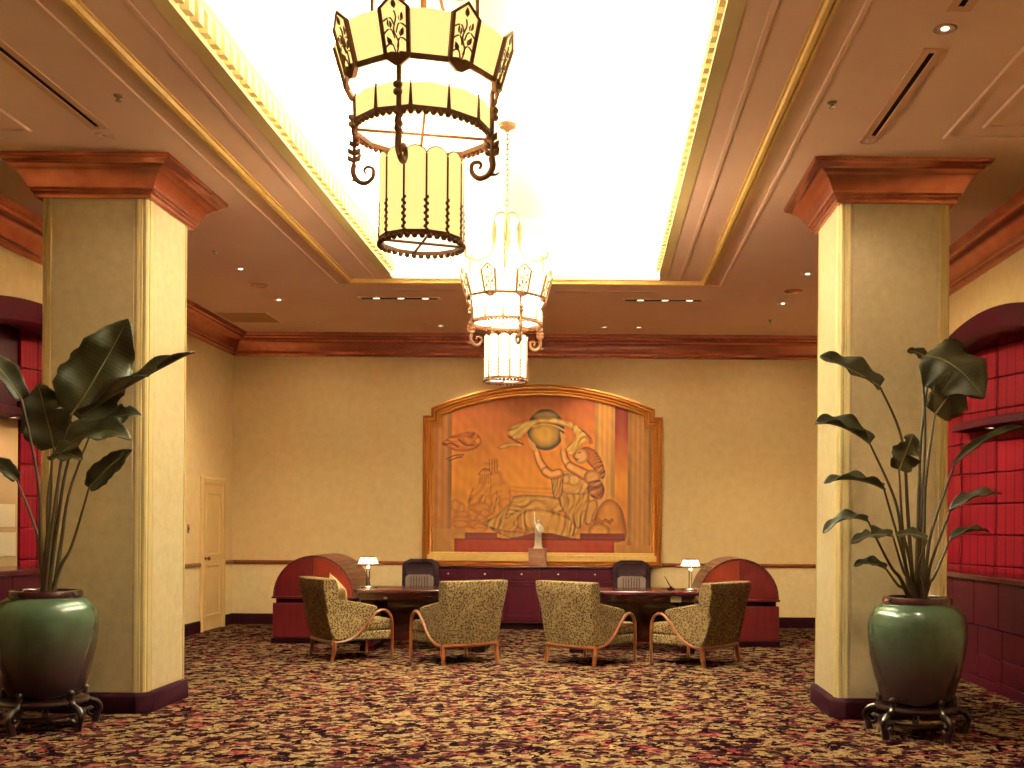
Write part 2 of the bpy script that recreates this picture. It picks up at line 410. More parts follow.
# ---- door in left wall
dr = thing('door_1', 'narrow cream panelled door in the left wall near the back corner', 'door', (XL, (DL0 + DL1) / 2, 0), kind='structure')
hw = (DL1 - DL0) / 2
MB().box(0, .02, -hw, hw, .005, 1.93).build('door_leaf', 'door', dr, smooth=0)
for z0, z1 in ((.2, .85), (1.0, 1.80)):
    MB().sweep([(-.03, .02), (-.03, .028), (0, .034), (.012, .02)], [(-hw + .12, z0), (hw - .12, z0), (hw - .12, z1), (-hw + .12, z1)], True, lambda u, v, h: (h, u, v)).build('door_panel', 'door', dr)
MB().sweep([(0, 0), (0, .035), (-.06, .045), (-.085, .03), (-.085, 0)], [(hw, 0), (hw, 1.935), (-hw, 1.935), (-hw, 0)], False, lambda u, v, h: (h, u, v)).build('door_frame', 'door', dr)
kn = MB().lathe([(.025, 0), (.025, .006), (.01, .01), (.01, .035), (.024, .045), (.026, .06), (.012, .072)], 14).build('door_knob', 'bronze', dr)
kn.rotation_euler = (0, R(90), 0); kn.location = (.02, -hw + .07, .95)
sw = thing('wall_switch', 'small dark switch plate on the left wall beside the door', 'switch', (XL, 13.55, 1.34))
MB().box(0, .01, -.03, .03, -.055, .055).build('switch_plate', 'metalgrey', sw, bevel=.004)
MB().box(.009, .018, -.01, .01, -.02, .02).build('toggle', 'black', sw, bevel=.003)

# ================================================================== pillars
def pillar(name_label, x, W=.405):
    C = .075; Y = 8.385
    t = thing('pillar', name_label, 'pillar', (x, Y, 0))
    A = W - C
    octo = [(-A, -W), (A, -W), (W, -A), (W, A), (A, W), (-A, W), (-W, A), (-W, -A)]
    MB().prism([(p * .985, q * .985) for p, q in octo], .14, 3.84).build('shaft', 'marble', t, smooth=0)
    # stone face slabs proud of the grooves
    f0 = None
    for k in range(4):
        if f0 is None: f0 = q = MB().box(-A + .035, A - .035, -W + .003, -W + .015, .15, 3.84).build('stone_facing', 'marble', t, bevel=.003, seg=1)
        else: q = dup(f0, t)
        q.rotation_euler = (0, 0, R(90 * k))
    g0 = None
    for k in range(4):
        if g0 is None:
            m = MB()
            m.prism([(A - .012, -W - .002), (A + .012, -W + .004), (W - .004, -A - .012), (W + .002, -A + .012), (W - .04, -A + .012), (A - .012, -W + .04)], .15, 3.84)
            mid = (A + W) / 2
            m.tube([(mid, -mid, .15), (mid, -mid, 3.84)], .026, 10)
            for o in (-.03, .03):
                m.tube([(mid + o * .72, -mid + o * .72, .15), (mid + o * .72, -mid + o * .72, 3.84)], .012, 8)
            g0 = q = m.build('corner_moulding', 'moulding', t)
        else: q = dup(g0, t)
        q.rotation_euler = (0, 0, R(90 * k))
    B = W + .035
    MB().sweep([(0, 0), (-.035, 0), (-.035, .125), (-.02, .15), (.02, .15), (.02, 0)], octo, True, zf).build('plinth', 'dark', t, bevel=.004, seg=1)
    cap = [(.03, 3.80), (-.02, 3.80), (-.03, 3.815), (-.03, 3.83), (-.045, 3.84), (-.045, 3.855), (-.06, 3.865), (-.065, 3.885), (-.075, 3.90), (-.095, 3.945), (-.13, 3.98), (-.165, 4.0), (-.185, 4.02), (-.205, 4.03), (-.225, 4.045), (-.23, 4.068), (.03, 4.068)]
    MB().sweep(cap, [(-W, -W), (W, -W), (W, W), (-W, W)], True, zf).build('capital', 'copper', t, smooth=40)
    return t
pillar('square cream stone pillar with copper capital behind the left potted plant', -3.725)
pillar('square cream stone pillar with copper capital behind the right potted plant', 2.196, .418)
# ================================================================== mural
def mural():
    t = thing('mural', 'arched mural of a reclining robed figure lifting a globe, in a stepped golden frame', 'mural', (CX, YB, 0))
    S = 274.0
    X = lambda u: (u - 502) / S
    Z = lambda v: .85 + (735 - v) / S
    n = 26; Rr = (431 ** 2 + 93 ** 2) / (2 * 93)
    arc = []
    for k in range(n + 1):
        u = 934 - 862 * k / n
        arc.append((u, 37 + Rr - math.sqrt(Rr * Rr - (u - 503) ** 2)))
    out = [(963, 735), (963, 160), (934, 160)] + arc + [(72, 160), (42, 160), (42, 735)]
    path = [(X(u), Z(v)) for u, v in out][::-1]       # clockwise reversed: travel so that left is inside
    # make orientation counter-clockwise (left = inside)
    ar = sum(a[0] * b[1] - b[0] * a[1] for a, b in zip(path, path[1:] + path[:1]))
    if ar < 0: path = path[::-1]
    prof = [(0, 0), (0, .05), (.008, .085), (.026, .09), (.030, .06), (.036, .052), (.046, .052), (.052, .07), (.066, .072), (.072, .045), (.080, .04), (.094, .055), (.104, .055), (.110, .034), (.122, .03), (.128, .042), (.140, .042), (.147, .022), (.155, .02), (.155, 0)]
    fm = MB().sweep(prof, path, True, lambda u, v, h: (u, -h, v)).build('frame', 'frame', t, smooth=30)
    sl = MB().box(X(60), X(945), -.06, -.012, Z(718), Z(694)).box(X(66), X(939), -.045, -.012, Z(694), Z(684))
    sl.build('frame_sill', 'gold', t, bevel=.006)  # lighter gold than the frame: light falling on the sill is painted in
    # ---- painting, computed on a fine grid in sketch units
    us = np.linspace(60, 945, 370); vs_ = np.linspace(50, 715, 280)
    U, V = np.meshgrid(us, vs_)
    def c(h): return np.array(lin(h)[:3])
    img = np.zeros(U.shape + (3,))
    g = np.clip((V - 90) / 330, 0, 1)[..., None]
    img[:] = c('#a85c34') * (1 - g) + c('#cf8d3c') * g
    g2 = np.clip((V - 430) / 150, 0, 1)[..., None]; img = img * (1 - g2) + c('#b97a42') * g2
    rs = np.random.RandomState(3)
    def fbm(s, sd):
        r = np.random.RandomState(sd); o = np.zeros(U.shape)
        for k in range(7):
            a = r.uniform(0, 6.3); fq = r.uniform(.5, 1.6) / s; o += np.sin(fq * (U * math.cos(a) + V * math.sin(a)) + r.uniform(0, 6.3))
        return o / 4
    img *= (1 + .07 * fbm(45, 1) + .05 * fbm(14, 2))[..., None]
    def blend(mask, col):
        nonlocal img
        img = img * (1 - mask[..., None]) + (c(col) if isinstance(col, str) else col) * mask[..., None]
    def seg_d(a, b):
        a = np.array(a, float); b = np.array(b, float); d = b - a; L = max((d ** 2).sum(), 1e-6)
        h = np.clip(((U - a[0]) * d[0] + (V - a[1]) * d[1]) / L, 0, 1)
        return np.hypot(U - a[0] - h * d[0], V - a[1] - h * d[1]), h
    def stroke(pts, w, col, alpha=1, soft=2.5):
        p = [(q.x, q.y) for q in spline([Vector((a, b)) for a, b in pts], 5)] if len(pts) > 2 else pts
        D = np.full(U.shape, 1e9)
        for k, (a, b) in enumerate(zip(p[:-1], p[1:])):
            d, h = seg_d(a, b); f = (k + .5) / max(len(p) - 1, 1)
            ww = w if not isinstance(w, tuple) else w[0] * (1 - f) + w[1] * f
            D = np.minimum(D, d - ww)
        blend(np.clip(.5 - D / soft, 0, 1) * alpha, col); return D
    def poly(pts, col, alpha=1, soft=3, smooth=True, shade=None):
        p = [(q.x, q.y) for q in spline([Vector((a, b)) for a, b in pts + pts[:1]], 5)] if smooth else pts
        ins = np.zeros(U.shape, bool); D = np.full(U.shape, 1e9)
        for a, b in zip(p, p[1:] + p[:1]):
            d, _ = seg_d(a, b); D = np.minimum(D, d)
            if a[1] != b[1]:
                ins ^= ((a[1] > V) != (b[1] > V)) & (U < (b[0] - a[0]) * (V - a[1]) / (b[1] - a[1]) + a[0])
        sd = np.where(ins, -D, D); m = np.clip(.5 - sd / soft, 0, 1)
        blend(m * alpha, col)
        if shade: blend(np.clip(1 - D / shade[1], 0, 1) * m * shade[2], shade[0])
        return m
    def ell(cx_, cy_, rx, ry, col, alpha=1, soft=.06, edge=None):
        q = np.hypot((U - cx_) / rx, (V - cy_) / ry); m = np.clip((1 - q) / soft + .5, 0, 1)
        blend(m * alpha, col)
        if edge: blend(np.clip((q - .55) / .45, 0, 1) * m * edge[1], edge[0])
    def column(u0, u1, v0, v1, base, n):
        m = ((U > u0) & (U < u1) & (V > v0) & (V < v1)).astype(float)
        ph = (U - u0) / (u1 - u0); rnd = np.sin(np.clip(ph, 0, 1) * math.pi) ** .6
        fl = .5 + .5 * np.cos(ph * n * 2 * math.pi)
        col = c(base)[None, None] * (.62 + .38 * rnd + .12 * (fl - .5))[..., None] * 1.08
        blend(m, col)
    def folds(mask, ang, wl, amt, sd=5, dark='#613a1c', lightc='#d6a868'):
        wp = 1.6 * fbm(46, sd) + .8 * fbm(20, sd + 9); amp = np.clip(.55 + .6 * fbm(30, sd + 3), 0, 1)
        for a_, w_, k_ in ((ang, wl, 1.0), (ang + 17, wl * 1.9, .9)):
            q = np.sin(((U * math.cos(R(a_)) + V * math.sin(R(a_))) / w_ + wp) * 2 * math.pi)
            blend(mask * np.clip(q, 0, 1) ** 2.2 * amt * k_ * amp, dark); blend(mask * np.clip(-q, 0, 1) ** 2 * amt * .45 * k_ * amp, lightc)
    def limb(pts, w0, w1, col='#cf9a5e'):
        stroke(pts, (w0 + 2.5, w1 + 2.5), '#7c4a26', .75); stroke(pts, (w0, w1), '#b0743f', 1, 3); stroke([(a - 2, b - 2) for a, b in pts], (w0 * .62, w1 * .62), col, .95, 7)
    # architecture
    blend(((U > 775) & (U < 835) & (V < 665)).astype(float) * np.clip(1 - (V - 180) / 260, .12, 1), '#8a3d28')
    column(60, 152, 60, 595, '#a97240', 4); column(702, 780, 60, 520, '#b8864c', 4); column(832, 925, 60, 665, '#ab7944', 5)
    for a in ((84, 205, 595, 632), (84, 165, 632, 690), (780, 925, 655, 690)): blend(((U > a[0]) & (U < a[1]) & (V > a[2]) & (V < a[3])).astype(float), '#b07c44')
    # city on the rock, clouds
    m = poly([(205, 520), (226, 474), (250, 420), (272, 372), (289, 332), (326, 332), (345, 380), (372, 420), (400, 448), (440, 520), (300, 575)], '#bd7c38', .65, 16)
    folds(m, 62, 26, .35, 11, '#8a5526', '#d29c50')
    for u in (297, 307, 317, 327): stroke([(u, 326), (u + 1, 368)], 2.0, '#8a5829', .75)
    for u in range(262, 304, 8): stroke([(u, 384), (u, 420)], 1.6, '#8a5829', .7)
    stroke([(256, 386), (268, 370), (283, 364), (298, 370), (308, 386)], 2, '#7d4c22', .7)
    for k in range(20):
        a = rs.uniform(225, 380); b = rs.uniform(420, 520); stroke([(a, b), (a + rs.uniform(-14, 10), b + 22), (a + rs.uniform(-22, 14), b + 48)], (2.4, 1.2), '#875226', .5, 4)
    for k in range(24): ell(rs.uniform(160, 285), rs.uniform(500, 592), rs.uniform(16, 36), rs.uniform(12, 24), '#c08040', .65, .45, ('#94562c', .6))
    for a in (432, 448, 470): stroke([(380, a), (460, a + 5), (560, a + 8)], 3, '#a4672f', .35, 7)
    # flying child
    m = poly([(114, 267), (145, 242), (190, 226), (240, 224), (263, 250), (258, 276), (225, 292), (180, 296), (140, 284)], '#b36c33', .85, 7, shade=('#7d3d1e', 9, .6))
    folds(m, 70, 19, .6, 4, '#74381c', '#cf9050')
    ell(252, 256, 13, 15, '#c07c3e', 1, .2, ('#7d3d1e', .7))
    for a in (((135, 326), (165, 312), (198, 310)), ((142, 334), (170, 322), (192, 318)), ((178, 250), (205, 272), (240, 272)), ((120, 272), (150, 266), (176, 280))): stroke(a, 2.4, '#77391c', .8)
    # train and legs of the robe
    m = poly([(262, 572), (326, 543), (371, 499), (409, 470), (440, 500), (432, 560), (409, 592), (377, 616), (335, 610), (294, 588)], '#b98648', 1, 4, shade=('#70431f', 10, .6)); folds(m, 28, 21, .75, 21)
    m = poly([(390, 468), (450, 462), (555, 471), (590, 500), (575, 527), (498, 533), (422, 522), (358, 556)], '#c08d4e', 1, 4, shade=('#70431f', 12, .65)); folds(m, 80, 34, .45, 23)
    m = poly([(418, 535), (452, 520), (517, 522), (575, 536), (618, 556), (645, 590), (632, 616), (562, 632), (511, 620), (440, 604), (392, 575)], '#bf8c4c', 1, 4, shade=('#70431f', 12, .65)); folds(m, 14, 19, .75, 25)
    ell(486, 556, 48, 34, '#cfa062', .75, .6)
    m = poly([(300, 586), (360, 600), (430, 606), (500, 622), (470, 634), (380, 628), (320, 604)], '#a87440', 1, 4, shade=('#6c3f1e', 7, .6)); folds(m, 40, 24, .5, 31)
    # body
    m = poly([(575, 445), (670, 445), (684, 500), (672, 545), (645, 592), (610, 560), (580, 520), (566, 480)], '#b98649', 1, 4, shade=('#6c401e', 10, .65)); folds(m, 8, 16, .8, 27)
    m = poly([(585, 372), (640, 368), (678, 380), (684, 440), (668, 458), (590, 456), (574, 420)], '#c08e52', 1, 4, shade=('#744722', 10, .6)); folds(m, 60, 24, .45, 29)
    ell(624, 404, 24, 22, '#cf9f62', .95, .3, ('#83542a', .6)); ell(594, 402, 15, 18, '#c6935a', .9, .3, ('#83542a', .6))
    m = poly([(536, 398), (552, 370), (580, 374), (582, 420), (574, 470), (546, 470)], '#b07c44', 1, 3, shade=('#6c401e', 6, .7)); folds(m, 2, 12, .85, 33)
    # hair and head
    m = poly([(640, 288), (672, 276), (706, 292), (730, 330), (744, 376), (732, 398), (704, 366), (676, 336)], '#a56634', 1, 5, shade=('#68371a', 8, .6)); folds(m, 42, 10, .7, 35, '#5c2f16', '#c98c50')
    ell(650, 312, 26, 29, '#c89560', 1, .12, ('#84532a', .6)); stroke([(628, 300), (620, 312), (626, 320), (634, 328)], 2.2, '#7a4826', .75); stroke([(638, 300), (650, 297)], 1.8, '#62341a', .8); stroke([(632, 322), (642, 324)], 1.6, '#7a3c22', .8)
    # scarf behind, globe, scarf before
    m = poly([(569, 171), (619, 184), (662, 214), (674, 246), (652, 268), (618, 308), (594, 298), (599, 271), (626, 246), (619, 216), (594, 191)], '#c99c58', 1, 4, shade=('#84562a', 8, .6)); folds(m, 30, 24, .5, 41)
    for k in range(3): stroke([(640 + 10 * k, 200 + 8 * k), (676 + 7 * k, 232 + 6 * k), (684 + 5 * k, 262)], 2.4, '#8a5c2e', .65)
    ell(514, 211, 71, 79, '#8d6a3c', 1, .05, ('#583a20', .75)); ell(506, 228, 44, 40, '#c99c4a', .8, .9); ell(514, 160, 46, 18, '#a88450', .6, .6)
    m = poly([(366, 218), (389, 198), (434, 181), (489, 170), (549, 167), (589, 178), (614, 198), (586, 196), (549, 186), (494, 183), (464, 198), (434, 226), (404, 251), (379, 238)], '#cfa662', 1, 4, shade=('#84562a', 7, .55)); folds(m, 70, 30, .4, 43)
    stroke([(464, 200), (500, 190), (550, 196), (585, 214)], 2.6, '#c0965a', .9)
    m = poly([(326, 281), (354, 266), (389, 262), (424, 266), (419, 278), (384, 276), (344, 287)], '#c49452', 1, 4, shade=('#7a4c24', 6, .7)); stroke([(372, 238), (396, 254), (428, 268)], 3.6, '#8a5a2c', .8); stroke([(398, 250), (416, 248), (426, 258)], 3, '#a4713a', .9)
    # arms and hands
    limb([(478, 292), (492, 335), (516, 372)], 9, 16); limb([(516, 372), (538, 384), (566, 378)], 16, 15)
    limb([(583, 292), (590, 325), (608, 352)], 9, 15); limb([(608, 352), (634, 366), (668, 384)], 15, 20)
    for k in range(4):
        stroke([(448 + 6 * k, 246 + 6 * k), (456 + 5 * k, 270), (476, 294)], 3.4, '#bd8650', 1); stroke([(572 + 6 * k, 222 + 4 * k), (577 + 3 * k, 250), (583, 294)], 3.4, '#bd8650', 1)
    ell(694, 394, 32, 30, '#c08a52', 1, .15, ('#7a4826', .65)); m = poly([(682, 412), (722, 404), (742, 440), (728, 476), (696, 470), (676, 446)], '#9a5a34', 1, 5, shade=('#5e2c18', 10, .6)); folds(m, 50, 18, .5, 47)
    # basket, fruit, cloth beside it
    poly([(690, 640), (702, 560), (722, 505), (760, 476), (798, 500), (818, 545), (820, 636)], '#b17338', 1, 4, shade=('#6e3c1d', 30, .7))
    ell(758, 530, 34, 44, '#c88f4c', .5, .9)
    ell(722, 602, 42, 33, '#bf8544', 1, .12, ('#7a4826', .7)); m = poly([(676, 490), (706, 478), (716, 505), (700, 540), (690, 575), (668, 568)], '#ba8650', 1, 5, shade=('#7a4826', 8, .7)); folds(m, 75, 20, .6, 49)
    for k in range(9): ell(700 + 9 * k, 562 + 5 * math.sin(k * 2.1), 6, 7, '#a86a34', .9, .3, ('#6c3a1c', .7))
    # steps
    for a in ((205, 822, 608, 634, '#7d2a1c'), (165, 780, 634, 690, '#93351f')):
        mm = ((U > a[0]) & (U < a[1]) & (V > a[2]) & (V < a[3])).astype(float)
        if a[2] == 608: mm *= ((V > 633) | ~((U > 330) & (U < 650) & (V < 618 + 12 * np.sin(U / 46.)))).astype(float)
        blend(mm * (.92 + .08 * np.clip(fbm(30, 55), -1, 1)), a[4])
    stroke([(165, 634), (822, 634)], 1.6, '#5e1a12', 1)
    img *= (1 + .05 * fbm(7, 61) + .04 * fbm(60, 62))[..., None]
    bl = np.zeros_like(img); n_ = 0            # crisper brushwork: local contrast of the painting itself
    for dy in range(-6, 7, 2):
        for dx in range(-6, 7, 2): bl += np.roll(np.roll(img, dy, 0), dx, 1); n_ += 1
    img = np.clip(img + 1.1 * (img - bl / n_), .01, 1)
    # build the canvas
    top = np.array([37 + Rr - math.sqrt(Rr * Rr - (u - 503) ** 2) + 18 for u in us])
    nu, nv = len(us), len(vs_)
    verts = [(X(u), 0, Z(v)) for v in vs_ for u in us]
    faces = []
    for j in range(nv - 1):
        for i in range(nu - 1):
            if vs_[j] > top[i] and (vs_[j] > 175 or 90 < us[i] < 915): faces.append((j * nu + i, (j + 1) * nu + i, (j + 1) * nu + i + 1, j * nu + i + 1))
    me = bpy.data.meshes.new('painting'); me.from_pydata(verts, [], faces)
    at = me.color_attributes.new('paint', 'FLOAT_COLOR', 'POINT')
    rgba = np.ones((nu * nv, 4), np.float32); rgba[:, :3] = np.clip(np.clip(img.reshape(-1, 3), 0, 1) ** 1.15 * .9, 0, 1); at.data.foreach_set('color', rgba.ravel())
    mt = NT('mural_paint'); a = mt.node('ShaderNodeAttribute', attribute_name='paint')
    wv = mt.noise(mt.coord('Object'), 300, 2); mt.bump(wv, .05, .002)
    me.materials.append(mt.fin(a.outputs['Color'], .6, spec=.3))
    po = bpy.data.objects.new('painting', me); COL.objects.link(po); po.parent = t; po.location = (0, -.014, 0)
    MB().box(X(50), X(955), -.010, 0, Z(725), Z(175)).build('backing_board', 'darkwood', t, smooth=0)
mural()

# ================================================================== credenza, figurine
def credenza():
    x0, x1, y0, y1 = -1.525, 1.525, -.46, 0
    t = thing('credenza', 'long dark red wooden credenza under the mural', 'sideboard', (-.755, YB - .09, 0))
    MB().box(x0 + .02, x1 - .02, y0 + .03, y1, .10, .83).build('body', 'darkwood', t, bevel=.004)
    MB().box(x0, x1, y0 - .01, y1, .83, .862).build('top', 'deskwood', t, bevel=.005)
    MB().box(x0 + .03, x1 - .03, y0 + .06, y1, 0, .085).build('plinth', 'black', t)
    MB().box(x0 + .02, x1 - .02, y0 + .025, y0 + .06, .085, .10).build('metal_strip', 'chrome', t)
    wdt = (x1 - x0 - .06) / 6
    dw = dd = None
    for k in range(6):
        cx_ = x0 + .03 + wdt * (k + .5)
        if dw is None:
            dw = MB().box(-wdt / 2 + .004, wdt / 2 - .004, 0, .02, 0, .145).build('drawer', 'darkwood', t, bevel=.003)
            MB().lathe([(.006, 0), (.006, .012), (.016, .018), (.016, .026), (.006, .03)], 12).build('knob', 'chrome', dw); dw.children[0].rotation_euler = (R(90), 0, 0); dw.children[0].location = (0, 0, .075)
            dd = MB().box(-wdt / 2 + .004, wdt / 2 - .004, 0, .02, 0, .535).build('door', 'darkwood', t, bevel=.003)
            pn = MB().sweep([(-.012, 0), (-.012, .006), (0, .008), (.01, 0)], [(-wdt / 2 + .06, .06), (wdt / 2 - .06, .06), (wdt / 2 - .06, .475), (-wdt / 2 + .06, .475)], True, lambda u, v, h: (u, -h, v)).build('door_moulding', 'darkwood', dd)
            a, b = dw, dd
        else:
            a = dup_tree(dw, t); b = dup_tree(dd, t)
        a.location = (cx_, y0 + .01, .672); b.location = (cx_, y0 + .01, .12)
credenza()
pl = thing('figurine_plinth', 'brown stone plinth block on the credenza under the silver figurine', 'plinth', (-.80, 14.88, .862))
MB().box(-.12, .12, -.10, .10, 0, .20).build('block', 'plinthstone', pl, bevel=.004)
MB().box(-.125, .125, -.105, .105, .20, .235).build('cap', 'plinthstone', pl, bevel=.004)
MB().box(-.08, .085, -.103, -.0995, .115, .14).build('inscription_strip', 'metalgrey', pl)
def figurine():
    t = thing('figurine', 'small silver robed figurine with raised arm on the brown plinth', 'figurine', (-.795, 14.88, 1.097))
    MB().lathe([(.068, 0), (.068, .015), (.055, .02), (.055, .035)], 16).build('base', 'silver', t, bevel=.003)
    m = MB(); rings = []
    for z, rx, ry in ((.03, .05, .045), (.1, .046, .04), (.18, .043, .036), (.24, .05, .036), (.30, .047, .033), (.335, .03, .025), (.35, .014, .014)):
        rings.append([(rx * (1 + .10 * math.sin(7 * a)) * math.cos(a) + .01 * (z - .1), ry * (1 + .1 * math.sin(7 * a)) * math.sin(a), z) for a in (2 * math.pi * j / 28 for j in range(28))])
    m.loft(rings)
    m.sphere((.002, -.004, .372), .024, sz=1.25); m.tube([(.002, -.002, .335), (.002, -.004, .36)], .013)
    m.tube([(-.032, 0, .315), (-.05, -.005, .365), (-.052, -.005, .42), (-.054, -.004, .45)], [.016, .013, .010, .008])
    m.tube([(.038, 0, .31), (.056, -.02, .265), (.05, -.045, .25)], [.017, .014, .011])
    m.box(.03, .075, -.06, -.045, .225, .30)
    m.tube([(-.054, -.004, .445), (-.054, -.004, .49)], [.006, .011]); m.sphere((-.054, -.004, .495), .011)
    m.tube([(-.03, -.02, .30), (0, -.045, .24), (.03, -.042, .17)], [.014, .018, .012])
    m.build('figure', 'silver', t, remesh=.006)
figurine()

# ================================================================== desks and what stands on them
def desk(label, x):
    t = thing('desk', label, 'desk', (x, 12.25, 0)); H = .695
    rr = lambda w_, d_, r_: [(sx * (w_ - r_) + r_ * math.cos(a), sy * (d_ - r_) + r_ * math.sin(a)) for sx, sy, a0 in ((1, 1, 0), (-1, 1, 90), (-1, -1, 180), (1, -1, 270)) for a in (R(a0 + 30 * k) for k in range(4))]
    MB().prism(rr(.76, .38, .06), H - .045, H).build('top', 'deskwood', t, bevel=.008)
    MB().box(-.70, .70, -.30, .32, H - .125, H - .046).build('apron', 'deskwood', t, bevel=.004)
    MB().box(-.66, .66, .18, .21, .08, H - .12).build('modesty_panel', 'deskwood', t)
    q = None
    for s in (-1, 1):
        p = MB().box(s * .62 - .07, s * .62 + .07, -.24, .32, .06, H - .12).build('pedestal', 'darkwood', t, bevel=.004)
        MB().box(s * .62 - .075, s * .62 + .075, -.25, .33, 0, .06).build('foot', 'black', t)
    MB().box(-.56, .56, .17, .18, .06, .08).build('metal_strip', 'chrome', t)
    MB().box(-.60, -.16, -.308, -.298, H - .118, H - .055).build('drawer_front', 'deskwood', t, bevel=.002)
    MB().box(.16, .60, -.308, -.298, H - .118, H - .055).build('drawer_front', 'deskwood', t, bevel=.002)
    return t
dkl = desk('dark polished desk between the two left armchairs and the left office chair', -1.92)
dkr = desk('dark polished desk between the two right armchairs and the right office chair', .41)
MB().box(-.42, -.38, -.316, -.307, .585, .61).build('key_plate', 'white', dkl, bevel=.002)['label'] = 'pale key plate'
MB().box(.42, .54, -.316, -.307, .575, .64).build('label_plate', 'white', dkr, bevel=.002)['label'] = 'pale card on the drawer front'

def lamp(label, x, y):
    t = thing('desk_lamp', label, 'lamp', (x, y, .695))
    MB().lathe([(.098, 0), (.098, .012), (.085, .02), (.03, .026), (.012, .03)], 28, sx=1, sy=.75).build('base', 'chrome', t)
    for s in (-.014, .014): MB().tube([(s, 0, .02), (s, 0, .29)], .007, 10).build('stem', 'chrome', t)
    sh = MB().lathe([(.118, .268), (.085, .345)], 8, caps=False, rot=R(22.5)).build('shade', 'lampglass', t, smooth=0, solid=.004)
    MB().lathe([(.165, .256), (.168, .262), (.12, .274), (.118, .266)], 32, caps=False).build('brim', 'bronze', t, solid=.003)
    MB().lathe([(.088, .343), (.088, .352), (.04, .36), (.008, .362)], 8, rot=R(22.5)).build('shade_cap', 'chrome', t, smooth=20)
    for k in range(8):
        a = R(22.5 + 45 * k)
        MB().tube([(.119 * math.cos(a), .119 * math.sin(a), .268), (.086 * math.cos(a), .086 * math.sin(a), .346)], .004, 6).build('shade_rib', 'chrome', sh)
    MB().sphere((0, 0, .30), .022, sz=1.2).build('bulb', 'bulb', t)
    light('POINT', 'lamp_light', (0, 0, .235), 2.5, WARM, parent=t, shadow_soft_size=.03)
lamp('chrome desk lamp with faceted white shade on the left desk', -2.57, 12.2)
lamp('chrome desk lamp with faceted white shade on the right desk', 1.07, 12.2)
pn = thing('pen_holder', 'black desk pen leaning in its holder on the right desk', 'pen', (.86, 12.3, .695))
MB().lathe([(.045, 0), (.045, .012), (.02, .02), (.012, .035)], 18).build('base', 'black', pn)
MB().tube([(0, 0, .02), (-.035, 0, .08), (-.075, 0, .15)], [.006, .006, .003], 8).build('pen', 'black', pn)

def office_chair(label, x, y, rz):
    t = thing('office_chair', label, 'chair', (x, y, 0), rz)
    # faces -y (towards the visitor)
    def slab(w0, w1, z0, z1, yc0, yc1, th, rc, name, mat, par=t):
        m = MB(); rings = []
        for k in range(15):
            f = k / 14; z = z0 + (z1 - z0) * f; wd = w0 + (w1 - w0) * f
            e = min(1, (1 - f) * (z1 - z0) / rc); e2 = min(1, f * (z1 - z0) / rc)
            wd = wd - rc * (1 - math.sqrt(max(0, 1 - (1 - e) ** 2))) - rc * .6 * (1 - math.sqrt(max(0, 1 - (1 - e2) ** 2)))
            yc = yc0 + (yc1 - yc0) * f + .02 * math.sin(f * math.pi); tt = th * (.55 + .45 * min(e, e2))
            rings.append([(wd * a, yc + tt * b + .035 * a * a * -1, z) for a, b in ((-1, .25), (-.96, -.6), (-.6, -1), (0, -1), (.6, -1), (.96, -.6), (1, .25), (.9, .9), (0, 1), (-.9, .9))])
        return m.loft(rings).build(name, mat, par, smooth=60)
    slab(.225, .235, .46, .99, .22, .34, .05, .10, 'backrest', 'leather')
    slab(.17, .175, .52, .80, .165, .22, .02, .05, 'back_cushion', 'greyfab')
    hd = slab(.18, .17, .80, .95, .225, .262, .022, .05, 'head_cushion', 'leather')
    for k in range(7): MB().tube([(-.10 + .033 * k, .146, .54), (-.10 + .033 * k, .185, .78)], .004, 6).build('stitched_rib', 'leather', t)
    st = MB(); st.box(-.24, .24, -.25, .22, .40, .49); st.build('seat', 'leather', t, bevel=.04, seg=3)
    for s in (-1, 1):
        MB().tube(spline([(s * .24, .12, .43), (s * .29, .10, .50), (s * .29, .06, .62), (s * .29, -.16, .63)], 5), .018, 8).build('armrest', 'leather', t)
    MB().tube([(0, 0, .10), (0, 0, .41)], .028, 12).build('gas_column', 'metalgrey', t)
    for k in range(5):
        a = R(72 * k + 18); e = (.28 * math.cos(a), .28 * math.sin(a))
        l = MB().tube([(0, 0, .11), (e[0] * .6, e[1] * .6, .095), (e[0], e[1], .075)], [.025, .02, .014], 8).build('base_arm', 'black', t)
        c = MB().lathe([(.026, -.012), (.03, -.008), (.03, .008), (.026, .012)], 14); c = c.build('caster', 'black', l)
        c.rotation_euler = (R(90), 0, a); c.location = (e[0], e[1], .031)
office_chair('dark leather office chair behind the left desk', -2.16, 13.05, R(0))
office_chair('dark leather office chair behind the right desk', .44, 13.05, R(0))

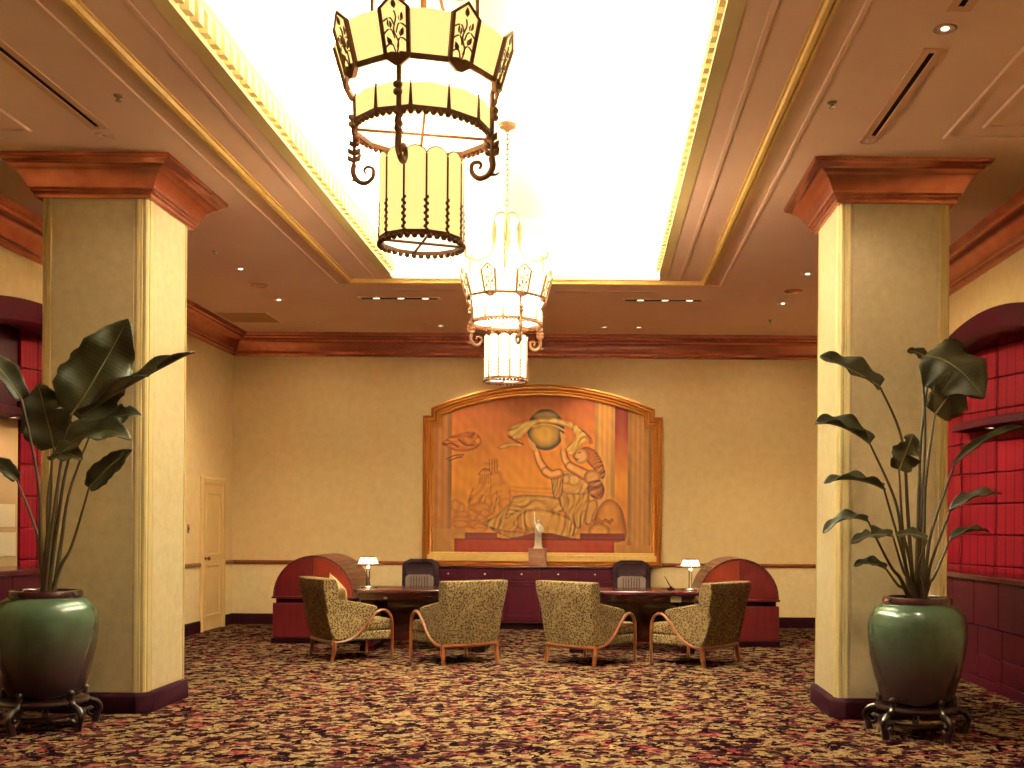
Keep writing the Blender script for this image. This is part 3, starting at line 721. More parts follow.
# ================================================================== barrel-topped cabinets
def barrel(label, x, y):
    t = thing('barrel_top_cabinet', label, 'cabinet', (x, y, 0)); r, D = .475, 1.0
    Z0 = .555
    arcp = [(r * math.cos(a), Z0 + r * 1.02 * math.sin(a)) for a in (math.pi * k / 28 for k in range(29))]
    fy = lambda u, v, h: (u, h, v)
    MB().prism([(p * .965, Z0 + (q - Z0) * .965) for p, q in arcp], .012, D - .012, fy).build('dome_body', 'redwood', t, smooth=30)
    # front veneer in two quarter panels
    for s, mt in ((1, 'orangewood'), (-1, 'redwood')) if x < CX else ((-1, 'orangewood'), (1, 'redwood')):
        q = [(s * .003, Z0 + .003)] + [(s * (r - .03) * math.cos(a) + s * .001, Z0 + .003 + (r - .03) * 1.02 * math.sin(a)) for a in (math.pi / 2 * k / 14 for k in range(15))]
        MB().prism(q, -.004, .014, fy).build('veneer_panel', mt, t, smooth=0)
    # rolled cover: slats over the arch
    n = 22; sl = None
    for k in range(n):
        a = math.pi * (k + .5) / n; hw_ = r * math.pi / n / 2 * .96
        if sl is None: q = sl = MB().box(-hw_, hw_, -.012, D, -.018, 0).build('cover_slat', 'redwood', t, bevel=.003, seg=1)
        else: q = dup(sl, t)
        q.location = (r * math.cos(a), 0, Z0 + r * 1.02 * math.sin(a)); q.rotation_euler = (0, -(a - math.pi / 2), 0)
    MB().box(-r - .015, r + .015, -.02, D, Z0 - .025, Z0).build('dome_rail', 'redwood', t, bevel=.005)
    MB().box(-r + .03, r - .03, .02, D - .02, .47, Z0 - .025).build('recess', 'black', t)
    MB().box(-r - .005, r + .005, 0, D - .01, .06, .475).build('base_box', 'redwood', t, bevel=.005)
    for s in (-1, 1): MB().box(s * .235 - .228, s * .235 + .228, -.008, .004, .075, .462).build('door', 'redwood', t, bevel=.003)
    MB().box(-r - .015, r + .015, -.015, D, 0, .06).build('plinth', 'black', t)
barrel('dark red barrel-topped wooden cabinet beside the left desk', -3.33, 12.75)
barrel('dark red barrel-topped wooden cabinet beside the right desk', 1.69, 12.75)

# ================================================================== armchairs
def armchair():
    t = thing('armchair', 'x', 'armchair', group='spotted armchairs in front of the desks')
    arm = [(.32, .0), (.322, .2), (.32, .36), (.302, .45), (.25, .505), (.18, .51), (.12, .47), (.05, .395), (-.02, .31), (-.10, .245), (-.20, .205), (-.31, .195)]
    for s in (-1, 1):
        p = spline([(s * (.335 - .03 * max(0, -y)), y, z) for y, z in arm], 4)
        MB().tube(p, .018, 8, flat=.8, side=(1, 0, 0)).build('arm_frame', 'beech', t)
        MB().tube([(s * .315, -.30, .21), (s * .316, -.31, .1), (s * .318, -.335, 0)], [.026, .023, .018], 8).build('rear_leg', 'beech', t)
        # padded side
        low = [(-.30, .215), (-.20, .225), (-.10, .265), (-.02, .33), (.05, .415), (.12, .49), (.17, .528)]
        up = [(.15, .555), (.08, .575), (-.05, .60), (-.2, .63), (-.36, .66), (-.40, .5), (-.35, .3)]
        MB().prism(low + up, s * .25, s * .328, lambda u, v, h: (h, u, v)).build('side_pad', 'fabric', t, bevel=.022, seg=3)
    MB().tube([(-.315, -.315, .195), (0, -.325, .19), (.315, -.315, .195)], .02, 8).build('rear_rail', 'beech', t)
    MB().box(-.325, .325, -.28, .325, .20, .30).build('seat_base', 'fabric', t, bevel=.02)
    MB().box(-.325, .325, -.25, .332, .295, .42).build('seat_cushion', 'fabric', t, bevel=.035, seg=3)
    m = MB(); rings = []
    for k in range(9):
        f = k / 8; z = .20 + .65 * f; wd = .30 + .07 * f; yb = -.315 - .15 * f; yf = -.20 - .10 * f
        if k == 8: yb += .02; yf -= .02
        rings.append([(-wd, yb, z), (-wd * .5, yb - .012, z), (0, yb - .016, z), (wd * .5, yb - .012, z), (wd, yb, z), (wd, yf, z), (wd * .5, yf + .02, z), (-wd * .5, yf + .02, z), (-wd, yf, z)])
    m.loft(rings).build('backrest', 'fabric', t, bevel=.012, seg=2, smooth=40)
    return t
proto = armchair()
ch = [('leftmost spotted armchair, turned right, with a cream cushion, by the left cabinet', -2.60, 11.50, -55), ('spotted armchair right of the leftmost one, turned left to the left desk', -1.46, 11.22, 38),
      ('spotted armchair turned right, at the left end of the right desk', -.05, 11.15, -39), ('rightmost spotted armchair, turned left, by the right cabinet', 1.04, 11.22, 50)]
for i, (lb, x, y, a) in enumerate(ch):
    c = proto if i == 0 else dup_tree(proto)
    c.location = (x, y, 0); c.rotation_euler = (0, 0, R(a)); c['label'] = lb
def cushion(label, chair, dx, roll):
    m = MB(); n = 10; vs_ = []; fs = []
    for s in (1, -1):
        for j in range(n + 1):
            for i in range(n + 1):
                u, v = i / n * 2 - 1, j / n * 2 - 1
                b = (max(0, (1 - u ** 4) * (1 - v ** 4))) ** .6
                vs_.append((u * .19 * (1 - .06 * (1 - v * v)), s * .055 * b, v * .19 * (1 - .06 * (1 - u * u))))
    for s in range(2):
        o = s * (n + 1) ** 2
        for j in range(n):
            for i in range(n):
                a = o + j * (n + 1) + i; fs.append((a, a + 1, a + n + 2, a + n + 1))
    ob = m.add(vs_, fs).build('throw_cushion', 'pillow', None, smooth=60)
    tag(ob, label, 'cushion', 'cream cushions on the armchairs')
    ob.matrix_world = chair.matrix_basis @ Matrix.Translation((dx, -.19, .655)) @ Matrix.Rotation(R(14), 4, 'X') @ Matrix.Rotation(R(roll), 4, 'Y')
cushion('cream throw cushion peeking over the back of the leftmost armchair', proto, .1, 28)
# ================================================================== chandeliers
def chandelier(label, y, off, shade, up, down):
    ZB = 2.60
    t = thing('chandelier', label, 'chandelier', (-.755, y, ZB))
    P = lambda r, a, z: (r * math.sin(a), -r * math.cos(a), z)      # angle 0 faces the viewer, + to the right
    # ---- lower drum, twelve scalloped panels
    r0, h0 = .176, .365
    pan = rib = None
    for k in range(12):
        a = R(30 * k)
        if pan is None:
            m = MB(); hw_ = r0 * math.sin(R(15)); top = [(-hw_, h0 - .03), (-hw_ * .8, h0 - .014), (-hw_ * .4, h0 - .003), (0, h0), (hw_ * .4, h0 - .003), (hw_ * .8, h0 - .014), (hw_, h0 - .03)]
            m.prism([(-hw_, .012)] + top + [(hw_, .012)], -.003, .003, lambda u, v, h: (u, -r0 * math.cos(R(15)) + h - .02 * (1 - (u / hw_) ** 2) * .4, v))
            p = pan = m.build('drum_panel', shade, t, smooth=60)
            e = MB().tube([(u, -r0 * math.cos(R(15)) - .008 * (1 - (u / hw_) ** 2), v + .002) for u, v in top], .0035, 6).build('panel_edge', 'bronze', p)
            rb = MB(); rb.box(-.004, .004, -.004, .004, .01, h0 - .03)
            for j in range(11): rb.sphere((.0035 * (-1) ** j, -.003, .02 + j * .0135), .0085, 8, 5, sy=.6)
            rib = q = rb.build('drum_rib', 'bronze', t)
        else: p = dup_tree(pan, t); q = dup(rib, t)
        p.rotation_euler = (0, 0, a); q.location = P(r0 + .002, a + R(15), 0); q.rotation_euler = (0, 0, a + R(15))
    MB().loft([[P(rr, R(30 * j + 15), z) for j in range(12)] for rr, z in ((r0 - .006, .0), (r0 + .007, .0), (r0 + .007, .022), (r0 - .006, .022))], False, True).build('drum_rim', 'bronze', t, smooth=0)
    bd = MB()
    for k in range(36): bd.sphere(P(r0 + .002, R(10 * k), -.004), .0125, 8, 5, sz=1.0)
    bd.build('drum_scallops', 'bronze', t)
    MB().lathe([(.004, .014), (r0 - .008, .014), (r0 - .008, .018), (.004, .018)], 12, rot=R(15)).build('drum_diffuser', shade + '_hot', t)
    for a in (20, 110): MB().tube([P(r0, R(a), .008), P(-r0, R(a), .008)], .006, 6).build('cross_bar', 'bronze', t)
    # ---- middle ring
    r1, z1, h1 = .292, .475, .10
    pan = sp = None
    for k in range(12):
        a = R(30 * k + 15)
        if pan is None:
            m = MB(); hw_ = r1 * math.sin(R(15)); d = r1 * math.cos(R(15))
            m.prism([(-hw_, 0), (hw_, 0), (hw_, h1), (0, h1 + .012), (-hw_, h1)], -.003, .003, lambda u, v, h: (u, -d + h - .0 * v, z1 + v))
            p = pan = m.build('ring_panel', shade, t, smooth=0)
            q = sp = MB().prism([(-.009, 0), (.009, 0), (.002, h1 + .012), (-.002, h1 + .012)], -.004, .004, lambda u, v, h: (u, h, v)).build('ring_spike', 'bronze', t, smooth=0)
        else: p = dup(pan, t); q = dup(sp, t)
        p.rotation_euler = (0, 0, a); q.location = P(r1 + .003, a + R(15), z1); q.rotation_euler = (0, 0, a + R(15))
    MB().loft([[P(rr, R(30 * j), z) for j in range(12)] for rr, z in ((r1 - .012, z1 - .008), (r1 + .009, z1 - .008), (r1 + .009, z1 + .012), (r1 - .012, z1 + .012))], False, True).build('ring_rim', 'bronze', t, smooth=0)
    bd = MB()
    for k in range(60): bd.sphere(P(r1 * .985, R(6 * k), z1 - .012), .012, 8, 5)
    bd.build('ring_scallops', 'bronze', t)
    MB().lathe([(.10, z1 + .02), (r1 - .012, z1 + .012), (r1 - .012, z1 + .016), (.10, z1 + .024)], 12, caps=False, rot=R(0)).build('ring_diffuser', shade + '_hot', t, solid=.002)
    for a in (off + 20, off + 110): MB().tube([P(r1, R(a), z1 - .002), P(-r1, R(a), z1 - .002)], .006, 6).build('ring_bar', 'bronze', t)
    # inner bright bowl seen between ring and crown
    MB().lathe([(.20, z1 + .03), (.262, z1 + .09), (.285, z1 + .20)], 24, caps=False).build('inner_glass', shade + '_hot', t, solid=.003)
    # ---- crown, eight pointed panels with vines and eight plain panels between
    zb, zt, ra, rb_ = .67, .84, .322, .372
    tilt = math.atan2(rb_ - ra, zt - zb); Ls = math.hypot(rb_ - ra, zt - zb)
    first = plain = None
    for k in range(8):
        a = R(45 * k + off)
        if first is None:
            f = lambda u, v, h: (u, -h, v)
            w0, w1 = .054, .066
            pp = MB().prism([(-w0, 0), (w0, 0), (w1, Ls), (0, Ls + .055), (-w1, Ls)], 0, .004, f).build('pointed_panel', shade, t, smooth=0)
            fr = MB()
            fr.sweep([(0, -.003), (.010, -.003), (.010, .010), (0, .010)], [(-w0, 0), (w0, 0), (w1, Ls), (0, Ls + .055), (-w1, Ls)], True, f)
            for s in (-1, 1): fr.prism([(s * w0, -.005), (s * (w0 - .015), -.005), (s * (w1 - .015), Ls), (s * w1, Ls)], -.004, .012, f)
            fr.prism([(-w0, .012), (w0, .012), (w0, -.006), (w0 * .6, -.02), (.012, -.034), (-.012, -.034), (-w0 * .6, -.02), (-w0, -.006)], -.006, .014, f)
            fr.build('panel_frame', 'bronze', pp, smooth=0)
            vn = MB()
            vn.tube([(q.x, -.007, q.y) for q in spline([(0, .005), (.010, .05), (-.006, .095), (.006, .14), (0, .165)], 4)], .0036, 6)
            for s, z0, ht in ((-1, .012, .03), (1, .03, .032), (-1, .065, .03), (1, .085, .03), (-1, .115, .022)):
                vn.tube([(q.x, -.007, q.y) for q in spline([(.004 * s, z0), (s * .014, z0 + ht), (s * .030, z0 + ht * 1.05), (s * .046, z0 + ht * .6)], 4)], .0034, 6)
            for ex, ey, an in ((.026, .085, -25), (-.022, .118, 20), (.027, .140, -20), (-.026, .055, 25), (0, .19, 8)):
                ca, sa = math.cos(R(an)), math.sin(R(an))
                vn.prism([(ex + ca * u - sa * v, ey + sa * u + ca * v) for u, v in ((0, -.017), (.009, -.006), (.009, .004), (0, .020), (-.009, .004), (-.009, -.006))], .005, .010, f)
            vn.build('vine', 'bronze', pp)
            g = math.pi / 8
            hwb = ra * math.sin(g) * .95 - .03; hwt = rb_ * math.sin(g) * .95 - .045
            plain = MB().prism([(-hwb * 1.25, .006), (hwb * 1.25, .006), (hwt * 1.38, Ls - .012), (hwt * .8, Ls), (0, Ls + .006), (-hwt * .8, Ls), (-hwt * 1.38, Ls - .012)], 0, .004, f).build('plain_panel', shade, t, smooth=0)
            MB().prism([(-hwb * 1.35, -.008), (hwb * 1.35, -.008), (hwb * 1.35, .014), (-hwb * 1.35, .014)], -.004, .012, f).build('panel_rail', 'bronze', plain)
            first = pp; p, q = pp, plain
        else: p = dup_tree(first, t); q = dup_tree(plain, t)
        p.location = P(ra, a, zb); p.rotation_euler = (-tilt * -1, 0, a)
        b = a + math.pi / 8; q.location = P(ra * math.cos(math.pi / 8) + .012, b, zb); q.rotation_euler = (tilt, 0, b)
    MB().lathe([(r1 - .005, zb - .055), (ra - .01, zb - .005), (ra - .012, zb - .002), (r1 - .012, zb - .055)], 16, caps=False, rot=R(off + 90)).build('crown_collar', shade + '_hot', t, solid=.003)
    # ---- four scroll brackets
    s0 = None
    for k in range(4):
        a = R(90 * k + off)
        if s0 is None:
            m = MB(); rr = .305
            m.tube([(0, -rr, zb - .02), (0, -rr, .40), (0, -rr, .35)], .0115, 8, flat=.8)
            sc = [(0, -rr, .36), (0, -rr - .004, .32), (0, -rr + .018, .285), (0, -rr + .055, .275), (0, -rr + .085, .30), (0, -rr + .085, .335), (0, -rr + .06, .345), (0, -rr + .045, .33), (0, -rr + .055, .315)]
            m.tube(spline(sc, 4), [.015 - .009 * i / 32 for i in range(33)], 8)
            m.tube(spline([(0, -rr + .01, .29), (0, -rr - .02, .288), (0, -rr - .035, .30)], 3), [.008, .007, .006, .005, .004, .003, .002], 6)
            for z in (.56, .53):
                for s in (-1, 1): m.sphere((s * .006, -rr - .014, z), .014, 8, 5, sz=1.0)
            for z, ln in ((.40, .03), (.37, .032), (.435, .022)):
                for s in (-1, 1):
                    m.tube([(0, -rr, z), (0, -rr + s * ln * .6, z + .012), (0, -rr + s * ln, z + .032)], [.008, .014, .003], 6)
            s0 = q = m.build('scroll_bracket', 'bronze', t)
        else: q = dup(s0, t)
        q.rotation_euler = (0, 0, a)
    # ---- upper arms, spindles, stem
    a0 = None
    for k in range(4):
        a = R(90 * k + off + 45 + 20)
        if a0 is None:
            m = MB()
            m.tube(spline([(0, 0, 1.37), (0, -.04, 1.395), (0, -.09, 1.37), (0, -.105, 1.31)], 5), .007, 8)
            m.tube([(0, -.105, 1.315), (0, -.105, 1.28), (0, -.105, 1.27), (0, -.105, 1.19), (0, -.105, 1.13), (0, -.105, 1.11)], [.012, .022, .024, .019, .012, .006], 10)
            m.tube(spline([(0, -.105, 1.115), (0, -.13, 1.05), (0, -.20, 1.0), (0, -.285, 1.0), (0, -.335, 1.03), (0, -.34, 1.06), (0, -.325, 1.07)], 5), .0075, 8)
            m.tube([(0, -.30, 1.03), (0, -.30, .84)], .008, 8); m.tube([(0, -.29, 1.0), (0, -.29, 1.05)], [.018, .004], 8)
            a0 = q = m.build('upper_arm', 'brassy', t)
        else: q = dup(a0, t)
        q.rotation_euler = (0, 0, a)
    st = MB(); st.lathe([(.012, .55), (.016, .80), (.022, .95), (.014, 1.0), (.014, 1.10), (.026, 1.13), (.03, 1.22), (.02, 1.30), (.03, 1.33), (.02, 1.37), (.008, 1.40)], 14)
    st.build('stem', 'brassy', t)
    chn = MB(); top = TZ - ZB
    n = int((top - 1.44) / .042)
    for k in range(n + 1):
        z = 1.43 + k * .042; b = k % 2
        chn.tube([((.013 * math.cos(q) if b else 0), (0 if b else .013 * math.cos(q)), z + .027 * math.sin(q)) for q in (2 * math.pi * j / 12 for j in range(12))], .0038, 6, closed=True)
    chn.build('chain', 'brassy', t)
    MB().lathe([(.012, top - .06), (.03, top - .045), (.065, top - .03), (.075, top - .004), (.075, top)], 20).build('ceiling_canopy', 'brassy', t)
    for z, nb in ((.2, 1), (.56, 3)):
        for k in range(nb):
            a = R(120 * k + 30); rr = .12 if nb > 1 else 0
            MB().sphere((rr * math.cos(a), rr * math.sin(a), z), .03, sz=1.3).build('bulb', 'bulb', t)
    light('POINT', 'chandelier_light', (.07, -.07, .9), up, WARM, parent=t, shadow_soft_size=.12)
    light('SPOT', 'chandelier_light', (0, 0, .004), down, WARM, parent=t, spot_size=R(150), spot_blend=1, shadow_soft_size=.1)
chandelier('large near lantern chandelier with vine-painted crown and scalloped drum', 4.62, -8.7, 'shade', 12, 25)
chandelier('far lantern chandelier hanging on a long chain before the mural', 8.92, 27, 'bright', 70, 70)

# ================================================================== potted plants
def blade(par, base, tip, wid, up=(0, -1, .2), sag=.1, fold=.35, cuts=(), curl=0.0, n=22):
    A, B, Uh = Vector(base), Vector(tip), Vector(up).normalized()
    L = (B - A).length
    pts = [A.lerp(B, k / n) + Vector((0, 0, 1)) * sag * L * 4 * (k / n) * (1 - k / n) for k in range(n + 1)]
    cols = (-1, -.75, -.4, 0, .4, .75, 1); vs_ = []; uv = []; fs = []
    for k, p in enumerate(pts):
        f = k / n
        tg = (pts[min(k + 1, n)] - pts[max(k - 1, 0)]).normalized()
        side = tg.cross(Uh).normalized(); nn = side.cross(tg).normalized()
        wv = wid * (math.sin(math.pi * min(1, .04 + f * .96) ** .72) ** .62) if f < 1 else .003
        wv = max(wv, .004)
        for c_ in cols:
            q = wv
            for (s, f0, d) in cuts:
                if s * c_ > 0 and abs(f - f0) < .5 / n + .012: q = wv * (1 - d)
            rag = 1 + .05 * math.sin(f * 37 + c_ * 5)
            vs_.append(tuple(p + side * q * c_ * rag * math.cos(fold * abs(c_)) + nn * (q * abs(c_) * math.sin(fold) + .02 * wid / .1 * math.sin(f * 14 + 2 * c_) * abs(c_) + curl * wv * c_)))
            uv.append((f, c_))
    m_ = len(cols)
    for k in range(n):
        for j in range(m_ - 1): fs.append((k * m_ + j, k * m_ + j + 1, (k + 1) * m_ + j + 1, (k + 1) * m_ + j))
    me = bpy.data.meshes.new('leaf'); me.from_pydata(vs_, [], fs)
    ul = me.uv_layers.new(name='UVMap')
    for lp_ in me.loops: ul.data[lp_.index].uv = uv[lp_.vertex_index]
    me.materials.append(M['leaf']); me.polygons.foreach_set('use_smooth', [True] * len(fs))
    o = bpy.data.objects.new('leaf', me); COL.objects.link(o); o.parent = par
    x = o.modifiers.new('solid', 'SOLIDIFY'); x.thickness = .0025; x.offset = 0
    MB().tube(pts, [.0075 * (1 - .8 * k / n) + .001 for k in range(n + 1)], 6).build('midrib', 'rib', o)
    return o
def plant(label, x, y, leaves, zt):
    t = thing('potted_plant', label, 'plant', (x, y, zt))
    H = .72
    prof = [(.20, 0), (.225, .01), (.25, .06), (.285, .18), (.315, .32), (.33, .44), (.33, .53), (.315, .60), (.28, .65), (.235, .675), (.215, .68)]
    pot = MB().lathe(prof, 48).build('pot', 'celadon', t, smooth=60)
    MB().lathe([(.215, .672), (.228, .68), (.232, .70), (.225, .718), (.20, .72), (.19, .70)], 48, caps=False).build('pot_rim', 'rimglaze', pot, solid=.006)
    MB().lathe([(.205, .69), (.10, .705), (.01, .71)], 24).build('soil', 'soil', t)
    for rt, kn_, base, tip, wid, kw in leaves:
        b = Vector((rt[0], rt[1], .70)); k1 = Vector(kn_); k2 = Vector(base)
        path = spline([b, b.lerp(k1, .5) + Vector((0, 0, .03)), k1, k2], 7)
        n = len(path)
        MB().tube(path, [.016 - .010 * i / n for i in range(n)], 8).build('stalk', 'stalk', t)
        blade(t, k2, tip, wid, **kw)
    return t
Yp = 7.4
# (root) (knee) (blade base) (blade tip) half width, all in metres from the foot of the pot
RL = [
    ((-0.03, -0.02), (-0.127, -0.05, 1.791), (-0.292, -0.1, 2.144), (-0.71, -0.15, 2.342), 0.103, dict(up=(.2, -.75, .65), sag=.03, fold=.5)),
    ((-0.04, 0.03), (-0.158, 0, 1.383), (-0.332, 0, 1.766), (-0.72, -0.05, 1.902), 0.103, dict(up=(.1, -.5, .85), sag=.1, fold=.7, cuts=((-1, .3, .4),))),
    ((-0.05, -0.05), (-0.149, -0.1, 1.077), (-0.266, -0.12, 1.454), (-0.687, -0.2, 1.488), 0.082, dict(up=(.1, -.2, .97), sag=.1, fold=.5)),
    ((-0.05, 0), (-0.202, -0.05, 0.939), (-0.367, -0.1, 1.237), (-0.687, -0.18, 1.154), 0.068, dict(up=(.1, -.3, .95), sag=.16, fold=.5)),
    ((-0.03, -0.08), (-0.133, -0.12, 0.909), (-0.211, -0.15, 1.138), (-0.516, -0.25, 1.09), 0.068, dict(up=(0, -.55, .85), sag=.08, fold=.4, cuts=((1, .5, .7), (-1, .5, .7)))),
    ((-0.06, -0.04), (-0.161, -0.1, 0.806), (-0.248, -0.12, 0.915), (-0.471, -0.15, 0.934), 0.055, dict(up=(0, -.5, .85), sag=.12, fold=.5)),
    ((-0.02, -0.06), (-0.144, -0.15, 1.178), (-0.182, -0.18, 1.579), (-0.096, -0.2, 1.819), 0.11, dict(up=(.3, -.95, 0), sag=0, fold=.15, cuts=((1, .45, .8), (-1, .75, .3)))),
    ((0.015, 0.05), (0.069, 0.08, 1.872), (0.05, 0.1, 2.381), (0.404, -0.12, 2.072), 0.253, dict(up=(-.35, -.7, .65), sag=.16, fold=-.3, cuts=((1, .6, .6),))),
    ((0.03, 0), (0.06, 0.02, 1.523), (0.112, 0, 1.975), (0.353, 0.05, 2.285), 0.151, dict(up=(.4, -.9, .1), sag=0, fold=.12)),
    ((0, 0.04), (0.047, 0.1, 1.804), (0.119, 0.12, 2.356), (-0.054, 0.1, 2.421), 0.048, dict(up=(0, -.8, .5), sag=.1, fold=.2)),
    ((0.04, 0.03), (0.113, 0.05, 1.18), (0.271, 0.08, 1.631), (0.804, 0.1, 1.9), 0.048, dict(up=(-.2, -.6, .75), sag=.10, fold=.8)),
    ((0.05, 0), (0.099, 0, 0.974), (0.22, 0, 1.311), (0.561, -0.02, 1.429), 0.062, dict(up=(-.2, -.45, .85), sag=.1, fold=.6)),
    ((0.06, 0.04), (0.136, 0.05, 0.869), (0.247, 0.08, 1.111), (0.531, 0.1, 1.162), 0.048, dict(up=(-.1, -.3, .95), sag=.14, fold=.5)),
    ((0.02, -0.09), (-0.048, -0.15, 0.911), (0.008, -0.18, 1.113), (-0.218, -0.25, 1.138), 0.055, dict(up=(0, -.6, .8), sag=.1, fold=.3)),
]
ZP = .217
plant('tall bird-of-paradise plant in a green glazed jar before the right pillar', 2.205, Yp, RL, ZP)
LL = [
    ((0.02, 0), (0.089, 0, 1.546), (0.159, 0.02, 1.932), (0.526, 0.05, 2.594), 0.219, dict(up=(.35, -.93, .1), sag=-.03, fold=.1)),
    ((0.03, -0.03), (0.155, -0.05, 1.544), (0.276, -0.08, 1.916), (1.058, -0.15, 2.338), 0.116, dict(up=(-.45, -.45, .8), sag=.02, fold=.6, cuts=((1, .60, .85), (1, .66, .5)))),
    ((-0.01, 0.04), (-0.032, 0.08, 1.342), (-0.003, 0.1, 1.703), (-0.128, 0.12, 2.15), 0.171, dict(up=(.2, -.96, .1), sag=.02, fold=.25, cuts=((1, .55, .5),))),
    ((0.02, -0.06), (0.111, -0.12, 1.27), (0.177, -0.15, 1.66), (0.661, -0.2, 1.74), 0.123, dict(up=(-.1, -.75, .65), sag=.2, fold=.3)),
    ((0.03, 0.05), (0.11, 0.1, 1.413), (0.237, 0.15, 1.835), (0.591, 0.12, 1.939), 0.103, dict(up=(-.2, -.85, .5), sag=.1, fold=.3, cuts=((-1, .7, .4), (1, .8, .5)))),
    ((0.035, 0), (0.2, -0.05, 1.034), (0.327, -0.08, 1.422), (0.632, -0.1, 1.68), 0.082, dict(up=(.35, -.9, .2), sag=.06, fold=.5)),
    ((0, -0.05), (0.074, -0.1, 1.27), (0.11, -0.15, 1.639), (0.359, -0.25, 1.601), 0.089, dict(up=(0, -.8, .6), sag=.1, fold=.3)),
    ((-0.02, 0), (-0.05, -0.02, 1.476), (-0.148, -0.05, 2.018), (-0.421, -0.1, 2.382), 0.096, dict(up=(.6, -.6, .5), sag=.05, fold=.5)),
    ((-0.03, 0.03), (-0.098, 0.05, 1.133), (-0.258, 0.1, 1.479), (-0.489, 0.1, 1.63), 0.062, dict(up=(.1, -.7, .7), sag=.1, fold=.4)),
]
plant('tall bird-of-paradise plant in a green glazed jar before the left pillar', -3.765, Yp, LL, ZP)

def stand(label, x, y, rz):
    t = thing('plant_stand', label, 'plant stand', (x, y, 0), rz)
    MB().lathe([(.235, .165), (.27, .17), (.275, .185), (.27, .20), (.245, .213), (.0, .213), (.0, .165)], 40).build('top_ring', 'ebony', t)
    MB().loft([[(r_ * math.cos(a), r_ * math.sin(a), z) for a in (2 * math.pi * j / 40 for j in range(40))] for r_, z in ((.225, .085), (.255, .085), (.255, .105), (.225, .105))], False, True).build('stretcher_ring', 'ebony', t)
    first = None
    for k in range(5):
        a = R(-36 + 72 * k)
        if first is None:
            m = MB()
            m.tube([(q.x, q.y, q.z) for q in spline([(0, -.265, .245), (0, -.262, .20), (0, -.285, .165), (0, -.335, .145), (0, -.365, .10), (0, -.345, .055), (0, -.30, .05), (0, -.275, .08), (0, -.295, .105), (0, -.315, .095)], 5)], [.017 + .008 * math.sin(math.pi * min(1, i / 26)) - .006 * (i / 45) for i in range(46)], 10)
            m.sphere((0, -.263, .25), .024, 12, 8)
            m.tube([(0, -.35, .07), (0, -.335, .035), (0, -.33, .0)], [.022, .026, .028], 10)
            m.tube([(0, -.31, .10), (0, -.24, .095)], .014, 8)
            first = q = m.build('scroll_leg', 'ebony', t)
        else: q = dup(first, t)
        q.rotation_euler = (0, 0, a)
stand('dark carved wooden stand under the right plant jar', 2.205, Yp, R(-16))
stand('dark carved wooden stand under the left plant jar', -3.765, Yp, R(27))

# ================================================================== niche counters, canopies, notices
def counter(label, s):
    mx = (lambda x: x) if s > 0 else (lambda x: 2 * CX - x)
    t = thing('reception_counter', label, 'counter', (mx(3.5), 10.0, 0))
    def bx(name, x0, x1, y0, y1, z0, z1, mt, bev=.004):
        a, b = sorted((s * (x0 - 3.5), s * (x1 - 3.5)))
        return MB().box(a, b, y0 - 10, y1 - 10, z0, z1).build(name, mt, t, bevel=bev)
    y0, y1 = AY - AH + .03, AY + AH - .03
    bx('carcass', 3.46, 3.72, y0, y1, .09, .95, 'darkwood')
    # curved far side of the worktop follows the recess
    q = [(3.36, y0), (4.24, y0), (4.24, 8.6), (3.62, 10.75), (3.56, y1), (3.36, y1)]
    MB().prism([(s * (x - 3.5), y - 10) for x, y in q], .95, 1.0).build('worktop', 'deskwood', t, bevel=.006)
    n = 7; w_ = (y1 - y0) / n
    for k in range(n):
        bx('upper_panel', 3.40, 3.462, y0 + w_ * k + .004, y0 + w_ * (k + 1) - .004, .56, .945, 'darkwood')
        bx('lower_panel', 3.435, 3.462, y0 + w_ * k + .004, y0 + w_ * (k + 1) - .004, .30, .545, 'darkwood')
        bx('lower_panel', 3.435, 3.462, y0 + w_ * k + .004, y0 + w_ * (k + 1) - .004, .095, .292, 'darkwood')
    bx('plinth', 3.44, 3.70, y0, y1, 0, .09, 'darkwood')
counter('dark red panelled counter under the right arch', 1)
counter('dark red panelled counter under the left arch', -1)
def canopy(label, s, d, nrm, mx, c0, c1):
    a = Vector((3.68, 10.8)) + d * c0; b = Vector((3.68, 10.8)) + d * c1
    o = a + nrm * .05; mid = (a + b) / 2
    t = thing('light_canopy', label, 'canopy', (mx(mid.x), mid.y, 2.36))
    q = []
    for k in range(13):
        f = k / 12; p = a.lerp(b, f) + nrm * (.045 + .34 * math.sin(math.pi * (.12 + .76 * f)) ** .7)
        q.append(p)
    poly_ = [a + nrm * .042] + q + [b + nrm * .042]
    MB().prism([(mx(p.x) - mx(mid.x), p.y - mid.y) for p in poly_], 0, .075).build('shelf', 'darkwood', t, bevel=.006)
    for f in ((.3, .7) if s > 0 else (.25, .62)):
        p = a.lerp(b, f) + nrm * .22
        l = MB().lathe([(.055, -.012), (.055, 0), (.01, 0), (.01, -.004), (.04, -.006), (.046, -.012)], 18, (mx(p.x) - mx(mid.x), p.y - mid.y, 0), caps=False).build('lamp_ring', 'chrome', t)
        MB().lathe([(.001, -.003), (.04, -.003), (.04, -.006), (.001, -.006)], 18, (mx(p.x) - mx(mid.x), p.y - mid.y, 0)).build('lamp_lens', 'redglow', t)
        light('SPOT', 'canopy_light', (mx(p.x) - mx(mid.x), p.y - mid.y, -.03), 3.2, (1, .62, .42), parent=t, spot_size=R(115), spot_blend=.6, shadow_soft_size=.03)
canopy('dark red light canopy inside the right arch', 1, dR, nR, mR, .08, 2.1)
canopy('dark red light canopy inside the left arch', -1, dL, nL, mL, .62, 2.1)
